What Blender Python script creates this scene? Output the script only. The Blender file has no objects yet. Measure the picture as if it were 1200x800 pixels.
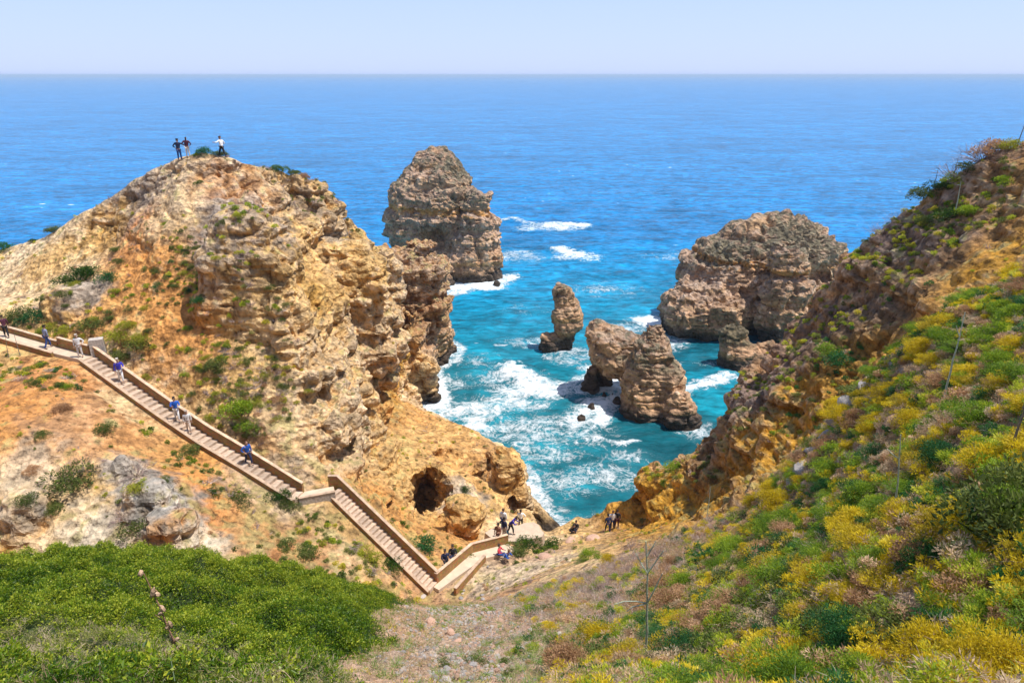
import bpy, bmesh, math, random
import numpy as np
from mathutils import Vector, Matrix, Euler
from mathutils.geometry import delaunay_2d_cdt

random.seed(7)
rng = np.random.default_rng(11)
scene = bpy.context.scene
COL = scene.collection
R = math.radians

# ------------------------------------------------------------------ camera
EYE = 40.0
TILT = math.atan(312 / 800)
cam_data = bpy.data.cameras.new('camera')
cam = bpy.data.objects.new('camera', cam_data)
COL.objects.link(cam)
cam.location = (0, 0, EYE)
cam.rotation_euler = (math.pi / 2 - TILT, 0, 0)
cam_data.lens = 24
cam_data.sensor_width = 36
cam_data.clip_start = 0.2
cam_data.clip_end = 90000
scene.camera = cam

# ------------------------------------------------------------------ sky and sun
SUN_DIR = Vector((0.46, -0.02, 1.12)).normalized()      # towards the sun
sun_el = math.asin(SUN_DIR.z)
sun_az = math.atan2(SUN_DIR.x, SUN_DIR.y)
world = bpy.data.worlds.new('World')
scene.world = world
world.use_nodes = True
wn, wl = world.node_tree.nodes, world.node_tree.links
wn.clear()
sky = wn.new('ShaderNodeTexSky')
sky.sky_type = 'NISHITA'
sky.sun_disc = False
sky.sun_elevation = sun_el
sky.sun_rotation = sun_az
sky.dust_density = 0.6
sky.air_density = 1.0
sky.ozone_density = 3.0
bg = wn.new('ShaderNodeBackground')
bg.inputs[1].default_value = 0.10
out = wn.new('ShaderNodeOutputWorld')
hz = wn.new('ShaderNodeMix'); hz.data_type = 'RGBA'; hz.inputs[0].default_value = .80     # thin bright marine haze over the whole sky
tc = wn.new('ShaderNodeTexCoord'); sx = wn.new('ShaderNodeSeparateXYZ'); wl.new(tc.outputs['Generated'], sx.inputs[0])
hr = wn.new('ShaderNodeMapRange'); hr.inputs[1].default_value = 0; hr.inputs[2].default_value = .16; wl.new(sx.outputs['Z'], hr.inputs[0])
hc = wn.new('ShaderNodeMix'); hc.data_type = 'RGBA'; hc.inputs[6].default_value = (5.9, 7.1, 10.9, 1); hc.inputs[7].default_value = (5.1, 6.7, 10.6, 1)
wl.new(hr.outputs[0], hc.inputs[0]); wl.new(hc.outputs[2], hz.inputs[7])
zr = wn.new('ShaderNodeMapRange'); zr.inputs[1].default_value = .05; zr.inputs[2].default_value = .65; zr.inputs[3].default_value = .80; zr.inputs[4].default_value = .30
wl.new(sx.outputs['Z'], zr.inputs[0]); wl.new(zr.outputs[0], hz.inputs[0]); wl.new(sky.outputs[0], hz.inputs[6]); wl.new(hz.outputs[2], bg.inputs[0])
wl.new(bg.outputs[0], out.inputs[0])
sun_data = bpy.data.lights.new('sun', 'SUN')
sun_data.energy = 5.0
sun_data.angle = R(0.5)
sun_data.color = (1.0, 0.95, 0.87)
sun = bpy.data.objects.new('sun', sun_data)
COL.objects.link(sun)
sun.rotation_euler = SUN_DIR.to_track_quat('Z', 'Y').to_euler()
scene.view_settings.view_transform = 'Standard'
scene.view_settings.look = 'None'
scene.view_settings.exposure = 0.22
scene.view_settings.gamma = 1.0
scene.cycles.max_bounces = 6
scene.cycles.diffuse_bounces = 3
scene.cycles.glossy_bounces = 2
scene.cycles.transmission_bounces = 2
scene.cycles.volume_bounces = 0

# ------------------------------------------------------------------ survey helpers
_s, _c = math.sin(TILT), math.cos(TILT)
def W(u, v, D):
    """place surveyed from the viewpoint: bearing/elevation (u, v) at distance D"""
    k = (v - 400) / 800
    return (D * (u - 600) / 800, D * (_c - k * _s), EYE - D * (_s + k * _c))
def S(u, v, z=0.0):
    k = (v - 400) / 800
    D = (EYE - z) / (_s + k * _c)
    return (D * (u - 600) / 800, D * (_c - k * _s), z)

def proj(x, y, z):
    dz = z - EYE; f = y * _c - dz * _s; up = y * _s + dz * _c
    return 600 + 800 * x / f, 400 - 800 * up / f, f
# ------------------------------------------------------------------ tileable noise volumes
def fft_noise(n, beta, kmin, kmax, seed):
    r = np.random.default_rng(seed)
    k = np.fft.fftfreq(n) * n
    kz = np.fft.rfftfreq(n) * n
    kk = np.sqrt(k[:, None, None]**2 + k[None, :, None]**2 + kz[None, None, :]**2)
    kk[0, 0, 0] = 1
    amp = kk**(-beta) * (kk >= kmin) * (kk <= kmax)
    spec = np.fft.rfftn(r.standard_normal((n, n, n))) * amp
    f = np.fft.irfftn(spec, s=(n, n, n))
    return (f / f.std()).astype(np.float32)
def worley(n, cells, seed):
    r = np.random.default_rng(seed)
    pts = (np.stack(np.meshgrid(*[np.arange(cells)] * 3, indexing='ij'), -1) + r.random((cells,) * 3 + (3,))) / cells
    g = (np.arange(n) + .5) / n
    P = np.stack(np.meshgrid(g, g, g, indexing='ij'), -1).reshape(-1, 3).astype(np.float32)
    ci = np.floor(P * cells).astype(int)
    f1 = np.full(len(P), 9., np.float32); f2 = f1.copy(); idv = np.zeros(len(P), np.float32); vals = r.uniform(-1, 1, (cells,) * 3).astype(np.float32)
    for dx in (-1, 0, 1):
        for dy in (-1, 0, 1):
            for dz in (-1, 0, 1):
                q = ci + (dx, dy, dz)
                w = q % cells
                pp = pts[w[:, 0], w[:, 1], w[:, 2]] + (q - w) / cells
                d = np.sqrt(((P - pp)**2).sum(1)).astype(np.float32) * cells
                m = d < f1
                f2 = np.where(m, f1, np.minimum(f2, d))
                f1 = np.where(m, d, f1); idv = np.where(m, vals[w[:, 0], w[:, 1], w[:, 2]], idv)
    return f1.reshape(n, n, n), f2.reshape(n, n, n), idv.reshape(n, n, n)
NV = 64
V_fbm = fft_noise(96, 2.6, 1, 40, 1)      # 1/f like
V_mid = fft_noise(96, 2.1, 3, 44, 2)
V_det = fft_noise(96, 1.9, 3, 15, 12)   # band limited: nothing finer than the meshes can carry
_f1, _f2, V_cell = worley(NV, 10, 3)
V_w1 = _f1
V_crack = _f2 - _f1
def look(V, p, tile, off=(0, 0, 0)):
    """trilinear lookup of volume V repeated every `tile` metres"""
    n = V.shape[0]
    q = (p + np.asarray(off, np.float32)) * (n / tile)
    i = np.floor(q).astype(np.int32)
    f = (q - i).astype(np.float32)
    i0 = i % n; i1 = (i + 1) % n
    n2 = n * n
    Vr = V.ravel()
    ax, bx = i0[..., 0] * n2, i1[..., 0] * n2
    ay, by = i0[..., 1] * n, i1[..., 1] * n
    az, bz = i0[..., 2], i1[..., 2]
    fx, fy, fz = f[..., 0], f[..., 1], f[..., 2]
    def L(a, b, t): return a + (b - a) * t
    c00 = L(Vr[ax + ay + az], Vr[ax + ay + bz], fz)
    c01 = L(Vr[ax + by + az], Vr[ax + by + bz], fz)
    c10 = L(Vr[bx + ay + az], Vr[bx + ay + bz], fz)
    c11 = L(Vr[bx + by + az], Vr[bx + by + bz], fz)
    return L(L(c00, c01, fy), L(c10, c11, fy), fx)
def sstep(a, b, x):
    t = np.clip((x - a) / (b - a), 0, 1)
    return t * t * (3 - 2 * t)

# ------------------------------------------------------------------ terrain as surveyed break lines
LINES = []
def line(*pts): LINES.append([tuple(p) for p in pts])
def wl_(*a): line(*[W(*q) for q in a])
# crest of the left headland
wl_((-500, 330, 80), (-250, 318, 68), (-100, 300, 65), (0, 287, 62), (60, 270, 61), (100, 240, 60), (150, 208, 59), (200, 181, 57), (225, 174, 56),
    (262, 177, 56), (300, 192, 58), (330, 202, 61), (345, 197, 63), (375, 229, 66), (400, 255, 69), (430, 287, 74),
    (448, 288, 86), (482, 300, 93), (500, 314, 96), (508, 340, 97))
# sea foot behind the headland
line((-120, 90, 0), (-95, 85, 0), (-62, 80, 0), (-48, 77, 0), (-35, 76, 0), (-29, 82, 0), (-24, 92, 0), (-18, 103, 0), (-11, 104, 0), (-8.2, 100, 0),
     (-8.6, 95, 0), S(510, 430), S(480, 438), S(470, 447), S(474, 462), S(481, 476), (-9, 74.5, 0), (-4, 70.5, 0), (0.6, 65, 0), (2.6, 60, 0), (2.2, 57, 0), (0, 54.2, 0),
     (-1, 53.2, 0), (2, 52.4, 0), (6, 52.2, 0), (9, 53, 0), (11, 55.5, 0), (15, 59, 0), (21, 61, 0), (30, 63, 0), (42, 64, 0), (60, 66, 0), (110, 70, 0))
# upper edge of the ochre apron along the water
wl_((495, 478, 76), (505, 489, 71.5), (535, 494, 69), (560, 507, 67.5), (590, 522, 64.5), (606, 538, 62.5), (616, 560, 61.5))
line(W(616, 560, 61.5), (1.6, 55.5, 3.5), (0.3, 53, 4.2), W(600, 640, 54), W(640, 625, 57), W(683, 602, 60), W(715, 620, 57.5), W(730, 610, 57))
# headland: cliff top edge seen from the stairs and cliff wall
wl_((345, 300, 58), (400, 325, 65), (432, 345, 70), (452, 320, 79), (470, 338, 86), (490, 350, 92))
wl_((348, 400, 51.5), (375, 410, 57), (405, 440, 61), (432, 462, 68), (455, 462, 75), (470, 458, 80))
line(W(330, 330, 53.5), W(338, 400, 50.5), W(363, 480, 48.3), W(385, 540, 47.3), W(402, 562, 46.8))
# apron
wl_((420, 500, 62), (480, 500, 68), (540, 515, 66.5))
wl_((430, 550, 55), (470, 545, 57), (500, 545, 57.3), (540, 545, 61), (590, 560, 61))
wl_((450, 605, 48.5), (480, 615, 50.5), (505, 614, 55.8), (550, 618, 55.8), (585, 600, 57.5))
wl_((540, 640, 50), (570, 645, 51.5))
# slope above the stairs
wl_((60, 345, 55), (100, 300, 57)); wl_((150, 300, 54), (180, 360, 50.5)); wl_((200, 250, 53.4),); wl_((250, 420, 48.3), (290, 470, 47)); wl_((-150, 345, 60), (0, 345, 57))
wl_((260, 230, 54.5), (300, 260, 56), (330, 270, 58)); wl_((280, 330, 51.5), (310, 400, 49.5))
wl_((300, 505, 45.8),)
# right headland crest
wl_((728, 592, 57.5), (745, 556, 57.5), (765, 546, 57.5), (800, 540, 56.5), (832, 520, 55), (868, 478, 54), (918, 415, 52.5), (955, 375, 51.5), (992, 332, 50.5), (1030, 276, 48),
    (1060, 240, 47), (1090, 218, 46), (1130, 188, 44), (1160, 172, 43), (1200, 162, 42), (1300, 128, 40), (1500, 90, 36), (1700, 60, 36))
line((110, 45, 37), (60, 20, 39), (40, 0, 40))
# right headland face
wl_((1200, 215, 39), (1100, 290, 42), (1000, 375, 46), (930, 430, 47), (880, 480, 48), (840, 530, 50), (790, 560, 53))
wl_((1200, 290, 36), (1100, 355, 38), (1010, 430, 42), (940, 500, 43.5), (880, 560, 45), (800, 600, 49.5), (745, 610, 54.5))
# ravine between near slope and right headland
line((40, 22, 35), (30, 28, 31), (22, 31, 26), (17, 33, 21.5), (13, 35, 16.5), (12, 37.5, 12.5), (10.5, 42, 8.5), (8.2, 47.2, 4.6))
# near right slope edge (grey rock rim)
wl_((1350, 250, 22), (1200, 322, 24), (1150, 345, 24), (1080, 382, 25), (1020, 445, 26), (980, 495, 27), (940, 550, 28), (915, 585, 28.5), (870, 600, 33), (800, 618, 42), (750, 622, 50))
# near right slope body
line((20, -6, 41.5), (14, -2, 40.6), (7, 0, 39.2), (0, 0.6, 38.3), (-8, 0, 38.6), (-22, 0, 39), (-60, 10, 38.5), (-130, 40, 36))
wl_((1200, 450, 14), (1200, 600, 9.5), (1200, 800, 6.6)); wl_((1080, 500, 17), (1050, 600, 13.5), (1000, 800, 8.6))
wl_((960, 600, 20), (930, 680, 15), (850, 800, 11)); wl_((860, 640, 27), (820, 700, 20), (757, 765, 15.5))
# centre slope
wl_((650, 800, 13), (650, 750, 20), (650, 700, 31), (650, 660, 44)); wl_((540, 800, 14), (540, 750, 21), (520, 710, 32)); wl_((740, 700, 27), (700, 650, 42))
# left foreground mound crest (bushes stand on it)
wl_((-300, 650, 26), (0, 662, 24), (130, 655, 24), (250, 662, 24), (330, 680, 24), (400, 706, 24), (455, 722, 24), (500, 740, 23))
wl_((-200, 800, 14), (0, 800, 13.6), (250, 800, 13), (450, 800, 13.5))
# gully below the orange slope
line((-60, 30, 18), (-38, 27, 15), (-24, 26, 13.4), (-14, 26.5, 12.2), (-7, 28.5, 11), (-4.4, 33, 9.2), (-4, 36.4, 8))
# orange slope
wl_((-200, 500, 42), (0, 500, 40), (90, 520, 40)); wl_((-100, 600, 38), (0, 600, 37), (60, 640, 36)); wl_((150, 560, 39), (150, 640, 36.5)); wl_((200, 560, 40.3), (260, 600, 40.3), (300, 640, 39), (380, 690, 38.5)); wl_((430, 660, 41), (460, 690, 40.5)); wl_((400, 620, 43.3),)
wl_((200, 580, 39), (225, 640, 36.8)); wl_((300, 580, 42.6), (350, 620, 42.4)); wl_((30, 450, 43.7), (140, 490, 43.5))

# stairs: centre line of the walking surface, (point, point) flights
ST_A = Vector(W(-70, 372, 51)); ST_B = Vector(W(60, 405, 49)); ST_C = Vector(W(103, 420, 48))
ST_D = Vector(W(225, 507, 45.7)); ST_E = Vector(W(283, 541, 44.8)); ST_F = Vector(W(350, 583, 44.2))
ST_G = Vector(W(392, 575, 44.9)); ST_H = Vector(W(508, 688, 43.6))
ST_I = Vector(W(560, 664, 47.5)); ST_J = Vector(W(600, 665, 49.5))
ST_B.z = ST_C.z + .15; ST_F.z = ST_G.z = (ST_F.z + ST_G.z) / 2
ST_I.z = ST_H.z - .5; ST_J.z = ST_H.z - 1.0
STAIR = [ST_A, ST_B, ST_C, ST_D, ST_E, ST_F, ST_G, ST_H, ST_I, ST_J]
SW = 1.05   # half width kept clear
def offset_poly(pts, w):
    res = []
    for i, p in enumerate(pts):
        a = pts[max(i - 1, 0)]; b = pts[min(i + 1, len(pts) - 1)]
        if 0 < i < len(pts) - 1:
            d1 = Vector((p.x - a.x, p.y - a.y)).normalized(); d2 = Vector((b.x - p.x, b.y - p.y)).normalized()
            n1 = Vector((-d1.y, d1.x)); n2 = Vector((-d2.y, d2.x))
            m = (n1 + n2).normalized(); s = w / max(m.dot(n1), .55)
        else:
            d = Vector((b.x - a.x, b.y - a.y)).normalized(); m = Vector((-d.y, d.x)); s = w
        res.append(Vector((p.x + m.x * s, p.y + m.y * s, p.z)))
    return res
# frame of the far world
FAR = [(-300, 60, 30), (-300, -60, 40), (0, -60, 42), (300, -60, 42), (300, 60, 38), (300, 75, -8), (300, 400, -8), (-300, 400, -8), (-300, 110, -8)]
SEAOFF = [(-120, 96, -8), (-95, 91, -8), (-62, 86, -8), (-44, 83, -8), (-35, 86, -8), (-29, 94, -8), (-21, 109, -8), (-8, 110, -8), (-4.5, 101, -6), (-6, 93, -6),
          (-9, 88, -3), (-7, 79, -3.5), (-1, 74.5, -4), (4.5, 67, -4), (6.5, 60, -4), (5.5, 57.5, -2.5), (8, 57.5, -2.5), (10, 60, -4), (16, 64, -6), (25, 67, -7), (42, 70, -8), (110, 76, -8)]

def build_height():
    pts, edges, zs = [], [], []
    for L in LINES:
        i0 = len(pts)
        for p in L:
            pts.append(Vector((p[0], p[1]))); zs.append(p[2])
        edges += [(i0 + i, i0 + i + 1) for i in range(len(L) - 1)]
    for L in (offset_poly(STAIR, SW), offset_poly(STAIR, -SW)):
        for i, p in enumerate(L):
            pts.append(Vector((p.x, p.y))); zs.append(p.z - .25)
            if i < len(L) - 1:
                q = L[i + 1]
                edges.append((len(pts) - 1, len(pts)))
    i0 = len(pts)
    for i, p in enumerate(SEAOFF):
        pts.append(Vector(p[:2])); zs.append(p[2])
    edges += [(i0 + i, i0 + i + 1) for i in range(len(SEAOFF) - 1)]
    for p in FAR: pts.append(Vector(p[:2])); zs.append(p[2])
    v, e, f, ov, oe, of = delaunay_2d_cdt(pts, edges, [], 0, 1e-4)
    z = []
    for i, src in enumerate(ov):
        if src: z.append(zs[src[0]])
        else: z.append(None)
    for i, zz in enumerate(z):                      # crossing points: nearest known heights
        if zz is None:
            d = sorted(((v[i] - v[j]).length, z[j]) for j in range(len(v)) if ov[j])
            w = [1 / (a + .05) for a, b in d[:3]]
            z[i] = sum(a * b[1] for a, b in zip(w, d[:3])) / sum(w)
    V = np.array([(a.x, a.y, b) for a, b in zip(v, z)])
    H = np.full((NX, NY), -8.0)
    gx = X0 + np.arange(NX) * GS; gy = Y0 + np.arange(NY) * GS
    for t in f:
        a, b, c = V[list(t)]
        x0, x1 = min(a[0], b[0], c[0]), max(a[0], b[0], c[0]); y0, y1 = min(a[1], b[1], c[1]), max(a[1], b[1], c[1])
        i0, i1 = max(int((x0 - X0) / GS), 0), min(int((x1 - X0) / GS) + 2, NX)
        j0, j1 = max(int((y0 - Y0) / GS), 0), min(int((y1 - Y0) / GS) + 2, NY)
        if i0 >= i1 or j0 >= j1: continue
        gxx, gyy = np.meshgrid(gx[i0:i1], gy[j0:j1], indexing='ij')
        det = (b[1] - c[1]) * (a[0] - c[0]) + (c[0] - b[0]) * (a[1] - c[1])
        if abs(det) < 1e-9: continue
        l1 = ((b[1] - c[1]) * (gxx - c[0]) + (c[0] - b[0]) * (gyy - c[1])) / det
        l2 = ((c[1] - a[1]) * (gxx - c[0]) + (a[0] - c[0]) * (gyy - c[1])) / det
        l3 = 1 - l1 - l2
        m = (l1 >= -1e-6) & (l2 >= -1e-6) & (l3 >= -1e-6)
        zz = l1 * a[2] + l2 * b[2] + l3 * c[2]
        H[i0:i1, j0:j1][m] = zz[m]
    return H
def blur(a, n):
    for _ in range(n):
        p = np.pad(a, 1, mode='edge')
        a = (p[:-2, 1:-1] + 2 * p[1:-1, 1:-1] + p[2:, 1:-1]) / 4
        p = np.pad(a, 1, mode='edge')
        a = (p[1:-1, :-2] + 2 * p[1:-1, 1:-1] + p[1:-1, 2:]) / 4
    return a
X0, Y0, GS = -110.0, -12.0, 0.4
NX, NY = int(220 / GS) + 1, int(124 / GS) + 1
Hraw = build_height()
H = blur(Hraw, 3)
# corridor kept flat for the stairs
gxx, gyy = np.meshgrid(X0 + np.arange(NX) * GS, Y0 + np.arange(NY) * GS, indexing='ij')
def stair_dist(x, y):
    best = np.full(x.shape, 1e9); zb = np.zeros(x.shape)
    for a, b in zip(STAIR[:-1], STAIR[1:]):
        d = b - a; L2 = d.x**2 + d.y**2
        t = np.clip(((x - a.x) * d.x + (y - a.y) * d.y) / L2, 0, 1)
        dd = np.hypot(x - a.x - t * d.x, y - a.y - t * d.y)
        m = dd < best
        best = np.where(m, dd, best); zb = np.where(m, a.z + t * d.z, zb)
    return best, zb
SD, SZ = stair_dist(gxx, gyy)
SDm = sstep(2.4, 1.3, SD)
H = H * (1 - SDm) + (SZ - .20) * SDm
Hs = blur(H, 6)
GXr, GYr = np.gradient(Hs, GS)
slope = np.hypot(GXr, GYr)
steep = sstep(.65, 1.5, slope) * (1 - sstep(5.0, 2.5, SD))
GX = -GXr / (slope + 1e-3) * steep; GY = -GYr / (slope + 1e-3) * steep     # points outwards (downhill)
soft = sstep(3.0, 1.6, SD)                                                 # near the stairs
def samp(A, x, y):
    fx = np.clip((x - X0) / GS, 0, NX - 1.001); fy = np.clip((y - Y0) / GS, 0, NY - 1.001)
    i = fx.astype(np.int32); j = fy.astype(np.int32); tx = fx - i; ty = fy - j
    r = A.ravel(); b = i * NY + j
    return (r[b] * (1 - tx) * (1 - ty) + r[b + NY] * tx * (1 - ty) + r[b + 1] * (1 - tx) * ty + r[b + NY + 1] * tx * ty)
def ray_hit(u, v, Dmin=5, Dmax=160):
    """ground point seen from the viewpoint in the surveyed direction"""
    D = np.arange(Dmin, Dmax, .15); k = (v - 400) / 800
    x, y, z = D * (u - 600) / 800, D * (_c - k * _s), EYE - D * (_s + k * _c)
    h = samp(H, x, y)
    i = np.argmax(h > z)
    if h[i] > z[i] and (y[i] < 75 or v > 300 or u > 430): return np.array((x[i], y[i], h[i]))
    for dv in range(2, 60, 3):                    # just above a crest: step down on to it
        if v > 320: break
        k = (v + dv - 400) / 800; y, z = D * (_c - k * _s), EYE - D * (_s + k * _c); h = samp(H, x, y); i = np.argmax(h > z)
        if h[i] > z[i] and y[i] < 75: return np.array((x[i], y[i], h[i]))
    return np.array((x[-1], y[-1], 0.0))
ROCKY = np.ones((NX, NY))
for u, v, r, a in [(40, 300, 8, .5), (100, 300, 7, .5), (160, 310, 6, .75), (150, 370, 6, .85), (190, 340, 5, .85), (200, 400, 6, .9), (240, 440, 5, .85), (110, 380, 5, .9), (20, 360, 7, .85), (180, 260, 4, .6),
                   (60, 440, 7, .9), (120, 480, 6, .85), (0, 500, 8, .8), (70, 540, 6, .8), (180, 520, 5, .8), (250, 570, 5, .7), (300, 610, 5, .7), (350, 650, 5, .8), (420, 660, 5, .8), (100, 600, 5, .55), (280, 480, 4, .7),
                   (1100, 280, 9, .55), (1020, 350, 8, .5), (940, 430, 7, .45), (870, 500, 6, .4), (1180, 250, 8, .5), (600, 650, 6, .9), (680, 640, 6, .9), (560, 700, 8, .95), (480, 650, 4, .7), (310, 540, 3, .7), (640, 700, 8, .95)]:
    p = ray_hit(u, v); d = np.hypot(gxx - p[0], gyy - p[1]) / r
    ROCKY = np.minimum(ROCKY, 1 - a * sstep(1.3, .5, d))
ROCKY = blur(ROCKY, 3); GX *= ROCKY; GY *= ROCKY
ROCKY32 = ROCKY.astype(np.float32)
H32, GX32, GY32, ST32, SO32 = [a.astype(np.float32) for a in (H, GX, GY, steep, soft)]

# ------------------------------------------------------------------ strata profile (ledges) and rock field
_zr = np.random.default_rng(5)
_zt = np.cumsum(_zr.uniform(.5, 2.2, 80)) - 12
_zv = _zr.uniform(-1, 1, 80)
def ledge(z):
    i = np.clip(np.searchsorted(_zt, z) - 1, 0, 77)
    t = (z - _zt[i]) / (_zt[i + 1] - _zt[i])
    t = sstep(.25, .75, t)
    return (_zv[i] * (1 - t) + _zv[i + 1] * t).astype(np.float32)

def blob_value(p, b):
    """b = dict(prof=[(z, cx, cy, rx, ry)...], p=exponent)"""
    zs = np.array([q[0] for q in b['prof']])
    z = p[..., 2]
    cx, cy, rx, ry = [np.interp(z, zs, [q[k] for q in b['prof']]) for k in (1, 2, 3, 4)]
    e = b.get('p', 2.4)
    dx, dy = np.abs(p[..., 0] - cx) / rx, np.abs(p[..., 1] - cy) / ry
    d = (1 - (dx**e + dy**e)**(1 / e)) * np.minimum(rx, ry)
    return np.minimum(d, np.minimum(zs[-1] - z, z - zs[0] + 1))
def ell(p, c, r):
    d = np.sqrt((((p - np.array(c, np.float32)) / np.array(r, np.float32))**2).sum(-1))
    return (1 - d) * min(r)

def rock_warp(p, amp, tile=40, lg=.55):
    n1 = look(V_fbm, p, tile)
    c1 = look(V_cell, p * np.array([1, 1, 1.5], np.float32), 44, (3, 7, 1))
    z = p[..., 2] + n1 * .5
    return (n1 * .72 + c1 * .28 - .15) * amp + ledge(z) * lg * amp

# extra rock bodies fused with the terrain, and hollows
TB, TH = [], []
def kn(u, v, D): return W(u, v, D)

def terrain_field(p):
    x, y, z = p[..., 0], p[..., 1], p[..., 2]
    gx, gy, st = samp(GX32, x, y), samp(GY32, x, y), samp(ST32, x, y)
    wv = rock_warp(p, 1.0)
    so = samp(SO32, x, y)
    rk = samp(ROCKY32, x, y)
    amp = 1.25 * (1 - so)
    qx = x - gx * wv * amp; qy = y - gy * wv * amp
    h = samp(H32, qx, qy)
    f = h - z + wv * .3 * (1 - so) * (.35 + st) * (.15 + .85 * rk)
    f = f - .7 * sstep(28.2, 25.0, y)
    f = np.minimum(f, 3.0)
    for b in TB:
        f = np.maximum(f, np.minimum(blob_value(p, b) + wv * b.get('amp', .8), 3))
    for c, r, a in TH:
        f = np.minimum(f, -(ell(p, c, r) + wv * a))
    return f

def surface_nets(field, lo, hi, vs, zrange=None, blk=16):
    lo = np.array(lo, float); hi = np.array(hi, float)
    nb = np.ceil((hi - lo) / (vs * blk)).astype(int)
    BI = []
    for i in range(nb[0]):
        for j in range(nb[1]):
            x0, y0 = lo[0] + i * blk * vs, lo[1] + j * blk * vs
            k0, k1 = 0, nb[2]
            if zrange:
                zr = zrange(x0, y0, blk * vs)
                if zr is None: continue
                k0 = max(0, int((zr[0] - lo[2]) / (blk * vs))); k1 = min(nb[2], int((zr[1] - lo[2]) / (blk * vs)) + 1)
            for k in range(k0, k1): BI.append((i, j, k))
    BI = np.array(BI, int)
    n1 = blk + 1
    o = np.stack(np.meshgrid(*[np.arange(n1)] * 3, indexing='ij'), -1)
    oc = np.stack(np.meshgrid(*[np.array([0, blk // 2, blk])] * 3, indexing='ij'), -1)
    cells, verts, edges = [], [], []
    G = (nb * blk + 4)
    for s in range(0, len(BI), 120):
        bb = BI[s:s + 120]
        node = bb[:, None, None, None, :] * blk + o[None]
        P = (lo + node * vs).astype(np.float32)
        F = field(P)
        ins = F > 0
        c8 = [ins[:, a:a + blk, b:b + blk, c:c + blk] for a in (0, 1) for b in (0, 1) for c in (0, 1)]
        cnt = sum(c.astype(np.int8) for c in c8)
        act = (cnt > 0) & (cnt < 8)
        idx = np.argwhere(act)
        if not len(idx): continue
        b, i, j, k = idx.T
        acc = np.zeros((len(idx), 3)); num = np.zeros(len(idx))
        cor = {}
        for a in (0, 1):
            for q in (0, 1):
                for r in (0, 1): cor[(a, q, r)] = F[b, i + a, j + q, k + r]
        for e0 in cor:
            for ax in range(3):
                if e0[ax] == 0:
                    e1 = list(e0); e1[ax] = 1; e1 = tuple(e1)
                    f0, f1 = cor[e0], cor[e1]
                    m = (f0 > 0) != (f1 > 0)
                    t = np.where(m, f0 / np.where(m, f0 - f1, 1), 0)
                    pt = np.array(e0)[None] * np.ones((len(idx), 1)); pt[:, ax] = t
                    acc += pt * m[:, None]; num += m
        g = bb[b] * blk + np.stack([i, j, k], 1)
        verts.append(lo + (g + acc / num[:, None]) * vs)
        cells.append(g)
        for ax in range(3):
            sl = [slice(0, blk)] * 3; sl2 = list(sl); sl2[ax] = slice(1, blk + 1)
            A = ins[(slice(None),) + tuple(sl)]; B = ins[(slice(None),) + tuple(sl2)]
            ei = np.argwhere(A != B)
            if not len(ei): continue
            bq, i, j, k = ei.T
            gg = bb[bq] * blk + np.stack([i, j, k], 1)
            edges.append((ax, gg, A[bq, i, j, k]))
    cells = np.concatenate(cells); verts = np.concatenate(verts)
    key = (cells[:, 0] * G[1] + cells[:, 1]) * G[2] + cells[:, 2]
    srt = np.argsort(key); ks = key[srt]
    quads = []
    for ax, gg, sgn in edges:
        u1, u2 = [(1, 2), (2, 0), (0, 1)][ax]
        q = []
        ok = np.ones(len(gg), bool)
        for (a, b) in ((0, 0), (1, 0), (1, 1), (0, 1)):
            g = gg.copy(); g[:, u1] -= a; g[:, u2] -= b
            kk = (g[:, 0] * G[1] + g[:, 1]) * G[2] + g[:, 2]
            pos = np.clip(np.searchsorted(ks, kk), 0, len(ks) - 1)
            ok &= ks[pos] == kk
            q.append(srt[pos])
        q = np.stack(q, 1)
        q[~sgn] = q[~sgn][:, ::-1]
        quads.append(q[ok])
    quads = np.concatenate(quads)
    used = np.unique(quads)
    mp = np.full(len(verts), -1); mp[used] = np.arange(len(used))
    return verts[used].astype(np.float32), mp[quads]

def largest(v, q, minfrac=.5):
    L = np.arange(len(v)); e = np.concatenate([q[:, [0, 1]], q[:, [1, 2]], q[:, [2, 3]], q[:, [3, 0]]])
    while True:
        m = np.minimum(L[e[:, 0]], L[e[:, 1]]); N = L.copy()
        np.minimum.at(N, e[:, 0], m); np.minimum.at(N, e[:, 1], m); N = N[N]
        if (N == L).all(): break
        L = N
    big = np.bincount(L).argmax(); keep = L == big
    mp = np.cumsum(keep) - 1; q = q[keep[q].all(1)]
    return v[keep], mp[q]
def vnormals(v, q):
    n = np.cross(v[q[:, 2]] - v[q[:, 0]], v[q[:, 3 if q.shape[1] == 4 else 1]] - v[q[:, 1 if q.shape[1] == 4 else 0]])
    vn = np.zeros_like(v)
    for k in range(q.shape[1]):
        for a in range(3): vn[:, a] += np.bincount(q[:, k], n[:, a], len(v))
    return vn / (np.linalg.norm(vn, axis=1, keepdims=True) + 1e-9)

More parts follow.
